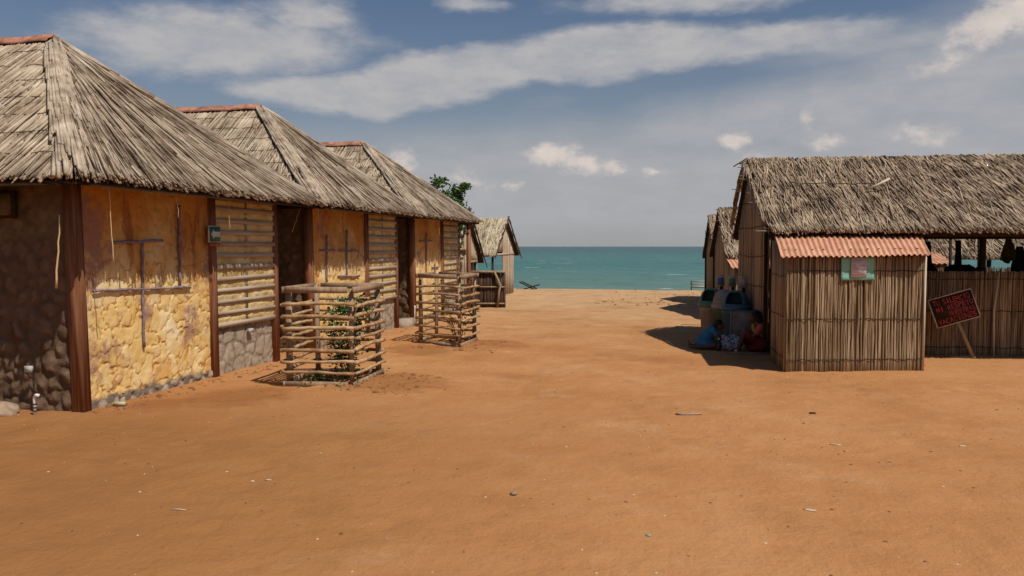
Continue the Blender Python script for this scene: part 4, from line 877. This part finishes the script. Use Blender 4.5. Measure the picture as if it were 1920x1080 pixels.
# fences in front of them
f = thing('cane_fence', 'low dark cane fence beyond the farther cage, with a leaning plank', 'fence', (-5.8, 21.5, 0))
g = G(); canemass(g, (-6.35, 21.3, 0), (-5.22, 21.52, 0), -.05, .98, .03, .018); canemass(g, (-6.35, 21.34, 0), (-5.22, 21.56, 0), -.05, .96, .024, .018); part('canes', g, M['cane_dark'], f, kind='stuff')
part('top_rail', G().bar((-6.35, 21.24, 1.0), (-5.22, 21.46, 1.0), .05, .06), M['cane_m'], f)
part('rail', G().bar((-6.35, 21.25, .58), (-5.22, 21.47, .58), .03, .035), M['cane_m'], f)
part('rail', G().bar((-6.35, 21.25, .12), (-5.22, 21.47, .12), .03, .04), M['cane_m'], f)
part('leaning_plank', G().tubes([(-5.40, 21.38, -.05), (-5.36, 21.38, .45), (-5.32, 21.4, .62), (-5.5, 21.4, 1.02)], .035, 6), M['wood_grey'], f, smooth=True)
f = thing('cane_screen', 'pale upright cane screen between the lone red post and the farthest hut', 'fence', (-6.4, 20.8, 0))
g = G(); canemass(g, (-6.75, 20.75, 0), (-6.02, 20.9, 0), -.05, 1.62, .03, .017); part('canes', g, M['cane_pale'], f, kind='stuff')
part('top_rail', G().bar((-6.75, 20.70, 1.62), (-6.02, 20.86, 1.62), .06, .07), M['wood_grey'], f)

# ------------------------------------------------------------------ bins, box and small signs
def dome_bin(label, x, y, h, R, body, lid, face, inside=True, lab=False):
    r = thing('waste_bin', label, 'bin', (x, y, 0), 'domed waste bins by the cane wall')
    hb = h*.68; g = G(); g.lathe((x, y, 0), [(.001, .0), (R*.78, 0), (R*.80, .02), (R*.97, hb*.82), (R*1.02, hb*.83), (R*1.02, hb*.86), (R*.99, hb*.87), (R, hb)], 28); part('body', g, M[body], r, smooth=True)
    g = G(); g.lathe((x, y, hb-.03), [(R*1.0, -.02), (R*1.12, -.01), (R*1.14, .03), (R*1.08, .07), (R*1.02, .08)], 28); part('rim', g, M[lid], r, smooth=True)
    # dome with an opening facing direction `face`
    na, nb = 36, 14; a = np.linspace(0, 2*np.pi, na+1); b = np.linspace(0, np.pi/2, nb+1); hd = h-hb-.04; g = G(); V = []; 
    Bm, Am = np.meshgrid(b, a, indexing='ij'); rr = R*1.0*np.cos(Bm)**.75; V = np.stack([x+rr*np.cos(Am), y+rr*np.sin(Am), hb+.04+hd*np.sin(Bm)], -1)
    i = np.arange(nb)[:, None]*(na+1); j = np.arange(na)[None]; f = np.stack([i+j, i+j+1, i+na+2+j, i+na+1+j], -1)
    da = np.abs((a[:-1]+np.pi/na-face+np.pi) % (2*np.pi)-np.pi); keep = ~((da[None] < .75) & (b[:-1][:, None] < 1.05) & (b[:-1][:, None] > .05))
    g.add(V.reshape(-1, 3), f[keep]); o = part('dome_lid', g, M[lid], r, smooth=True); o.modifiers.new('thickness', 'SOLIDIFY').thickness = .012
    part('liner', G().lathe((x, y, 0), [(.001, hb*.9), (R*.9, hb*.9), (R*.93, hb+.02)], 20), M['black'], r)
    if lab: part('sticker', G().obox((x-R*.25, y-R*.96, hb*.45), (.07, -.012, 0), (0, .004, 0), (0, 0, .07)), M['paper'], r)
dome_bin('domed bin with a green lid and tan body, leftmost by the cane wall', .24, 15.25, .93, .215, 'bin_tan', 'bin_green', -1.9)
dome_bin('domed bin with a grey lid and olive body, middle of the three', .46, 14.95, .92, .21, 'bin_olive', 'bin_greylid', 2.6, lab=True)
dome_bin('blue domed bin with its black opening showing, rightmost of the three', .64, 14.55, .93, .235, 'bin_blue', 'bin_blue', -1.75)
r = thing('storage_box', 'open grey box standing between the blue bin and the seated woman', 'box', (.79, 14.05, 0))
for (x0, x1, y0, y1) in ((.54, .57, 13.9, 14.3), (1.0, 1.03, 13.9, 14.3), (.57, 1.0, 13.9, 13.93), (.57, 1.0, 14.27, 14.3)): part('side_panel', G().box(x0, x1, y0, y1, 0, .60), M['box_grey'], r)
part('base_panel', G().box(.57, 1.0, 13.93, 14.27, .0, .03), M['box_grey'], r)
for i, (x, lab, mt) in enumerate(((.413, 'small sign with a blue label, leftmost of the three above the bins', 'label_blue'), (.614, 'small sign with a green label, middle of the three above the bins', 'label_green'), (.785, 'small blank pale sign, rightmost of the three above the bins', None))):
    y = (15.9, 15.6, 15.2)[i]; r = thing('sign_on_stake', lab, 'sign', (x, y, 0), 'small signs on stakes behind the bins')
    part('board', G().box(x-.075, x+.075, y-.02, y, .94, 1.15), M['board_pale'], r)
    part('stake', G().box(x-.01, x+.05, y, y+.03, -.05, .95), M['dark_wood'], r)
    if mt: part('label_print', G().box(x-.055, x+.055, y-.024, y-.021, .965, 1.10), M[mt], r)
    else: part('label_print', G().box(x-.045, x+.03, y-.024, y-.021, 1.11, 1.12), M['ink'], r)

# ------------------------------------------------------------------ people (seated on the ground in the shade)
def fuse(name, mk, mat, parent, vox, smooth=4, label=None):
    """mk fills a G with overlapping closed shapes; they are fused into one continuous skin"""
    g = G(); mk(g); o = part(name, g, mat, parent); me = o.data
    md = o.modifiers.new('r', 'REMESH'); md.mode = 'VOXEL'; md.voxel_size = vox; md.use_smooth_shade = True
    ms = o.modifiers.new('s', 'SMOOTH'); ms.iterations = smooth; ms.factor = .5
    dg = bpy.context.evaluated_depsgraph_get(); dg.update(); nm = bpy.data.meshes.new_from_object(o.evaluated_get(dg)); o.modifiers.clear(); o.data = nm; nm.materials.clear(); nm.materials.append(mat)
    nm.polygons.foreach_set('use_smooth', np.ones(len(nm.polygons), bool))
    if label: o['label'] = label
    return o
def cap(g, p, q, r0, r1, n=7):
    t = np.linspace(0, 1, n)[:, None]; p, q = A(*p), A(*q); g.tubes(p*(1-t)+q*t, np.linspace(r0, r1, n)[None], 12); g.ell(p, (r0,)*3, n=7); g.ell(q, (r1,)*3, n=7)
def limb(g, pts, rs):
    for i in range(len(pts)-1): cap(g, pts[i], pts[i+1], rs[i], rs[i+1])
def hand(g, wr, d, side, sc=1.):
    wr, d = A(*wr), A(*d); d /= np.linalg.norm(d); side = A(*side); side -= d*np.dot(side, d); side /= np.linalg.norm(side); dn = np.cross(d, side)*1.
    if dn[2] > 0: dn = -dn
    p = wr+d*.045*sc; g.ell(p, (.028*sc,)*3, n=6); cap(g, wr, wr+d*.06*sc, .018*sc, .022*sc)
    for i, L in enumerate((.055, .065, .06, .045)):
        b = wr+d*.062*sc+side*(i-1.5)*.014*sc; k = b+d*L*.5*sc; e = k+(d*.6+dn*.8)*L*.5*sc; cap(g, b, k, .0072*sc, .0066*sc, 3); cap(g, k, e, .0066*sc, .005*sc, 3)
    b = wr+d*.02*sc-side*.022*sc; k = b+(d*.5-side*.8)*.03*sc; cap(g, b, k, .009*sc, .008*sc, 3); cap(g, k, k+(d*.9+dn*.4)*.025*sc, .008*sc, .006*sc, 3)
def head(g, c, f, sc=1., up=(0, 0, 1)):
    c, f, up = A(*c), A(*f), A(*up); f /= np.linalg.norm(f); s = np.cross(f, up); s /= np.linalg.norm(s); u = np.cross(s, f)
    R = Matrix((Vector(s), Vector(f), Vector(u))).transposed().to_euler()
    g.ell(c, (.07*sc, .088*sc, .098*sc), rot=R, n=12); g.ell(c+f*.03*sc-u*.055*sc, (.045*sc, .05*sc, .05*sc), rot=R, n=9)     # skull, jaw
    cap(g, c+f*.083*sc+u*.01*sc, c+f*.10*sc-u*.022*sc, .008*sc, .014*sc, 3)                                              # nose
    g.ell(c+f*.078*sc-u*.052*sc, (.024*sc, .012*sc, .010*sc), rot=R, n=6)                                                 # lips
    for k in (-1, 1):
        g.ell(c+s*k*.072*sc-u*.005*sc-f*.005*sc, (.008*sc, .018*sc, .028*sc), rot=R, n=6); g.ell(c+s*k*.028*sc+f*.076*sc+u*.022*sc, (.018*sc, .012*sc, .007*sc), rot=R, n=6)
    return s, f, u
# child in blue, kneeling, bent forward to the right
ch = thing('person', 'child in a blue dress kneeling on the ground, bent over a patterned cloth', 'person', (.12, 13.6, 0))
def body1(g):
    Y = 13.6
    limb(g, [(.10, Y, .13), (.16, Y, .22), (.25, Y, .33)], [.085, .08, .075]); cap(g, (.25, Y, .33), (.30, Y-.01, .375), .035, .03)
    head(g, (.345, Y-.02, .40), (.85, -.15, -.55), .82)
    for k, yo in ((-1, -.09), (1, .09)):
        limb(g, [(.10, Y+yo*.6, .11), (.27, Y+yo*1.3, .075), (.05, Y+yo*1.2, .045), (-.12, Y+yo, .04)], [.062, .05, .04, .026])
        cap(g, (-.12, Y+yo, .04), (-.145, Y+yo, .10), .026, .018); cap(g, (-.145, Y+yo, .075), (-.155, Y+yo, .12), .02, .012)
        limb(g, [(.25, Y+yo*1.0, .315), (.34, Y+yo*1.35, .20), (.44, Y+yo*.9, .14)], [.033, .026, .018]); hand(g, (.44, Y+yo*.9, .14), (1, -.2*k, -.35), (0, 1, 0), .8)
fuse('body', body1, M['skin'], ch, .0055, 3)
def dress1(g):
    Y = 13.6; limb(g, [(.09, Y, .14), (.16, Y, .23), (.245, Y, .325)], [.112, .098, .088]); g.ell((.12, Y, .10), (.17, .16, .10), n=10); g.ell((.20, Y, .07), (.13, .15, .075), n=10)
    for k in (-1, 1): cap(g, (.245, Y+k*.08, .32), (.285, Y+k*.115, .265), .048, .042)
fuse('dress', dress1, M['cloth_blue'], ch, .007, 3)
def hair1(g):
    g.ell((.325, 13.585, .435), (.078, .078, .066), rot=(0, .5, 0), n=12, lump=.2, seed=2); g.ell((.295, 13.585, .41), (.06, .07, .06), n=10, lump=.2, seed=5); g.ell((.275, 13.57, .375), (.04, .045, .045), n=8, lump=.2, seed=7)
fuse('hair', hair1, M['hair'], ch, .006, 1)
# woman in orange, sitting against the wall, knees up, head bowed
wo = thing('person', 'woman in orange top with long black hair, sitting against the cane wall, knees up', 'person', (.95, 13.5, 0))
def body2(g):
    Y = 13.5
    limb(g, [(1.0, Y, .12), (1.03, Y, .25), (.98, Y, .42)], [.12, .105, .095]); cap(g, (.98, Y, .42), (.93, Y, .51), .042, .038); head(g, (.885, Y-.01, .545), (-.85, -.2, -.5), .95)
    limb(g, [(.98, Y-.09, .11), (.74, Y-.12, .33), (.64, Y-.13, .05)], [.078, .058, .034]); limb(g, [(.98, Y+.08, .11), (.75, Y+.10, .17), (.47, Y+.06, .06)], [.078, .055, .034])
    cap(g, (.64, Y-.13, .04), (.53, Y-.14, .025), .032, .02); cap(g, (.47, Y+.06, .06), (.44, Y+.04, .13), .032, .018)
    for k in (-1, 1): 
        limb(g, [(.98, Y+k*.13, .41), (.88, Y+k*.17, .27), (.70, Y+k*.10, .29)], [.045, .036, .024]); hand(g, (.70, Y+k*.10, .29), (-1, -k*.2, -.1), (0, 1, 0), .95)
fuse('body', body2, M['skin'], wo, .0065, 3)
def top2(g):
    Y = 13.5; limb(g, [(1.01, Y, .22), (1.03, Y, .28), (.985, Y, .41)], [.125, .122, .112])
    for k in (-1, 1): cap(g, (.98, Y+k*.12, .405), (.925, Y+k*.16, .325), .064, .056)
fuse('top', top2, M['cloth_orange'], wo, .008, 3)
def sc2(g): g.ell((.87, 13.40, .40), (.035, .05, .065), n=8, lump=.2); g.ell((.885, 13.36, .34), (.03, .03, .04), n=8)
fuse('scarf', sc2, M['cloth_yellow'], wo, .008, 2)
def sk2(g):
    Y = 13.5; g.ell((1.0, Y, .13), (.155, .20, .14), n=12); limb(g, [(1.0, Y-.09, .13), (.82, Y-.12, .27)], [.10, .078]); limb(g, [(1.0, Y+.08, .12), (.80, Y+.1, .15)], [.10, .075]); g.ell((.92, Y, .06), (.16, .2, .06), n=10)
fuse('skirt', sk2, M['cloth_red'], wo, .008, 3)
def hair2(g):
    g.ell((.905, 13.495, .595), (.085, .088, .075), rot=(0, -.4, 0), n=12, lump=.15, seed=3); limb(g, [(.95, 13.5, .58), (1.04, 13.48, .47), (1.10, 13.46, .30)], [.075, .07, .035]); limb(g, [(.93, 13.42, .55), (1.0, 13.39, .42)], [.05, .03])
fuse('hair', hair2, M['hair'], wo, .007, 1)
# patterned cloth held between them
S, T = np.meshgrid(np.linspace(0, 1, 26), np.linspace(0, 1, 16)); X = .36+.36*S+.02*np.sin(T*5); Yc = 13.40+.26*T; Z = .24*np.minimum(1, .95-.1*S)+.03*np.sin(S*8+T*3)-.20*np.clip((.30-T)/.30, 0, 1)**1.2+.02*np.sin(T*9)
g = G(); g.grid(np.stack([X-.5, Yc-13.5, Z-.2], -1)); o = solo('patterned_cloth', g, M['pattern'], 'white cloth with dark pattern held between the child and the woman', 'cloth', (.5, 13.5, .2), smooth=True); o.modifiers.new('thickness', 'SOLIDIFY').thickness = .005
r = thing('bottle', 'dark bottle with a white cap standing in front of the kneeling child', 'bottle', (.335, 13.40, 0))
part('body', G().lathe((.335, 13.40, 0), [(.001, 0), (.034, 0), (.036, .02), (.036, .12), (.028, .15), (.014, .17), (.014, .185)], 18), plain('dark_bottle', (.015, .013, .012), .25, .5), r, smooth=True)
part('cap', G().lathe((.335, 13.40, .183), [(.018, 0), (.018, .025), (.001, .026)], 14), M['white'], r)
r = solo('spool', G().ell((0, 0, 0), (.03, .03, .022), n=8), M['shell'], 'small white ball of yarn on the ground by the woman\'s feet', 'yarn', (.60, 13.27, .022), smooth=True)
solo('ground_mat', G().box(-.42, .3, -.09, .04, 0, .012), M['wood_grey'], 'thin plank on the shaded ground in front of the seated woman', 'plank', (.86, 13.12, .006))

# ------------------------------------------------------------------ loose things on the sand
def pebble(name, mat, x, y, rx, ry, rz, label, seed, cat='stone', rot=0):
    g = G(); g.ell((0, 0, 0), (rx, ry, rz), rot=(0, 0, rot), n=8, lump=.4, seed=seed); solo(name, g, M[mat], label, cat, (x, y, gz(x, y)+rz*.5), smooth=True)
pebble('stone', 'stone', -1.22, 5.26, .026, .02, .015, 'round brown stone in the lower middle of the sand', 1)
pebble('shell_piece', 'shell', -3.15, 5.17, .017, .012, .008, 'small pale shell on the sand below the nearer cage, left of a longer one', 2, 'shell')
pebble('shell_piece', 'shell', -3.04, 5.20, .026, .009, .006, 'longer pale shell sliver, just right of a small one below the nearer cage', 3, 'shell')
pebble('stone', 'green_pebble', -.27, 4.70, .016, .013, .009, 'small greenish pebble near the bottom of the sand, right of centre', 4)
pebble('stone', 'dark_stone', 1.14, 8.48, .035, .015, .012, 'small dark pebble on the sand in front of the cane annex', 5)
pebble('dried_leaf', 'shell', 2.20, 7.41, .028, .012, .006, 'pale leaf scrap at the far right of the sand', 6, 'leaf')
pebble('paper_scrap', 'shell', 1.17, 7.26, .05, .010, .006, 'thin white scrap lying on the sand right of centre', 7, 'scrap', -.3)
pebble('pale_patch_stone', 'shell', .72, 5.40, .045, .02, .003, 'flat pale crust of shell at the lower right of the sand', 8, 'shell', -.2)
pebble('driftwood', 'stone', -.09, 8.15, .13, .022, .018, 'short tan driftwood stick on the sand before the annex', 9, 'driftwood', .1)
solo('straw', G().tubes([(-.05, 0, 0), (0, .004, .006), (.05, .012, 0)], .0025, 5, tone=1), M['thatch_pale'], 'single pale straw on the sand at the lower left', 'straw', (-3.26, 4.47, gz(-3.26, 4.47)+.006))
def scatter(name, label, mat, n, xr, yr, s0, s1, seed, cat):
    RS.seed(seed); g = G(); x = RS.uniform(*xr, n); y = yr[0]+(yr[1]-yr[0])*RS.rand(n)**1.3
    base = np.array([(-1, -1, 0), (1, -1, 0), (1.2, .9, 0), (-1, 1, 0), (-.5, -.5, 1), (.6, -.5, .9), (.5, .5, 1), (-.5, .6, .8)]); z = hgt(x, y); F = np.array([[4, 5, 6, 7], [0, 1, 5, 4], [1, 2, 6, 5], [2, 3, 7, 6], [3, 0, 4, 7]])
    s = s0+(s1-s0)*RS.rand(n)**4; a = RS.rand(n)*6.28; sc = np.stack([s*(.7+.8*RS.rand(n)), s*(.5+.5*RS.rand(n)), s*.6], -1)
    V = base[None]*sc[:, None]; c, sn = np.cos(a)[:, None], np.sin(a)[:, None]; V = np.stack([V[..., 0]*c-V[..., 1]*sn, V[..., 0]*sn+V[..., 1]*c, V[..., 2]], -1)+np.stack([x, y, z], -1)[:, None]
    g.add(V.reshape(-1, 3), (F[None]+8*np.arange(n)[:, None, None]).reshape(-1, 4), tone=np.repeat(RS.rand(n), 8)); tag(part(name, g, M[mat], kind='stuff'), label=label, cat=cat)
scatter('shell_grit', 'tiny pale shell bits strewn over the whole sand yard', 'shell', 2600, (-8, 6), (2.5, 30), .0015, .008, 2, 'grit')
scatter('dark_grit', 'tiny dark pebbles strewn over the whole sand yard', 'soil', 4000, (-8, 6), (2.5, 31), .002, .012, 3, 'grit')
scatter('beach_pebbles', 'dark stones along the top of the beach near the bench', 'soil', 160, (-3, .6), (23, 32), .015, .05, 4, 'pebbles')
scatter('soil_clods', 'dark earth clods heaped around the nearer branch cage', 'soil', 260, (-4.3, -3.2), (8.5, 9.9), .006, .028, 5, 'clods')
scatter('soil_clods', 'dark earth clods heaped around the farther branch cage', 'soil', 220, (-4.6, -3.2), (12.4, 13.5), .006, .03, 6, 'clods')
scatter('wall_rubble', 'cement crumbs along the foot of the left huts', 'soil', 500, (-6.1, -5.75), (6.9, 20), .005, .03, 7, 'rubble')
print('objects', len(bpy.data.objects))
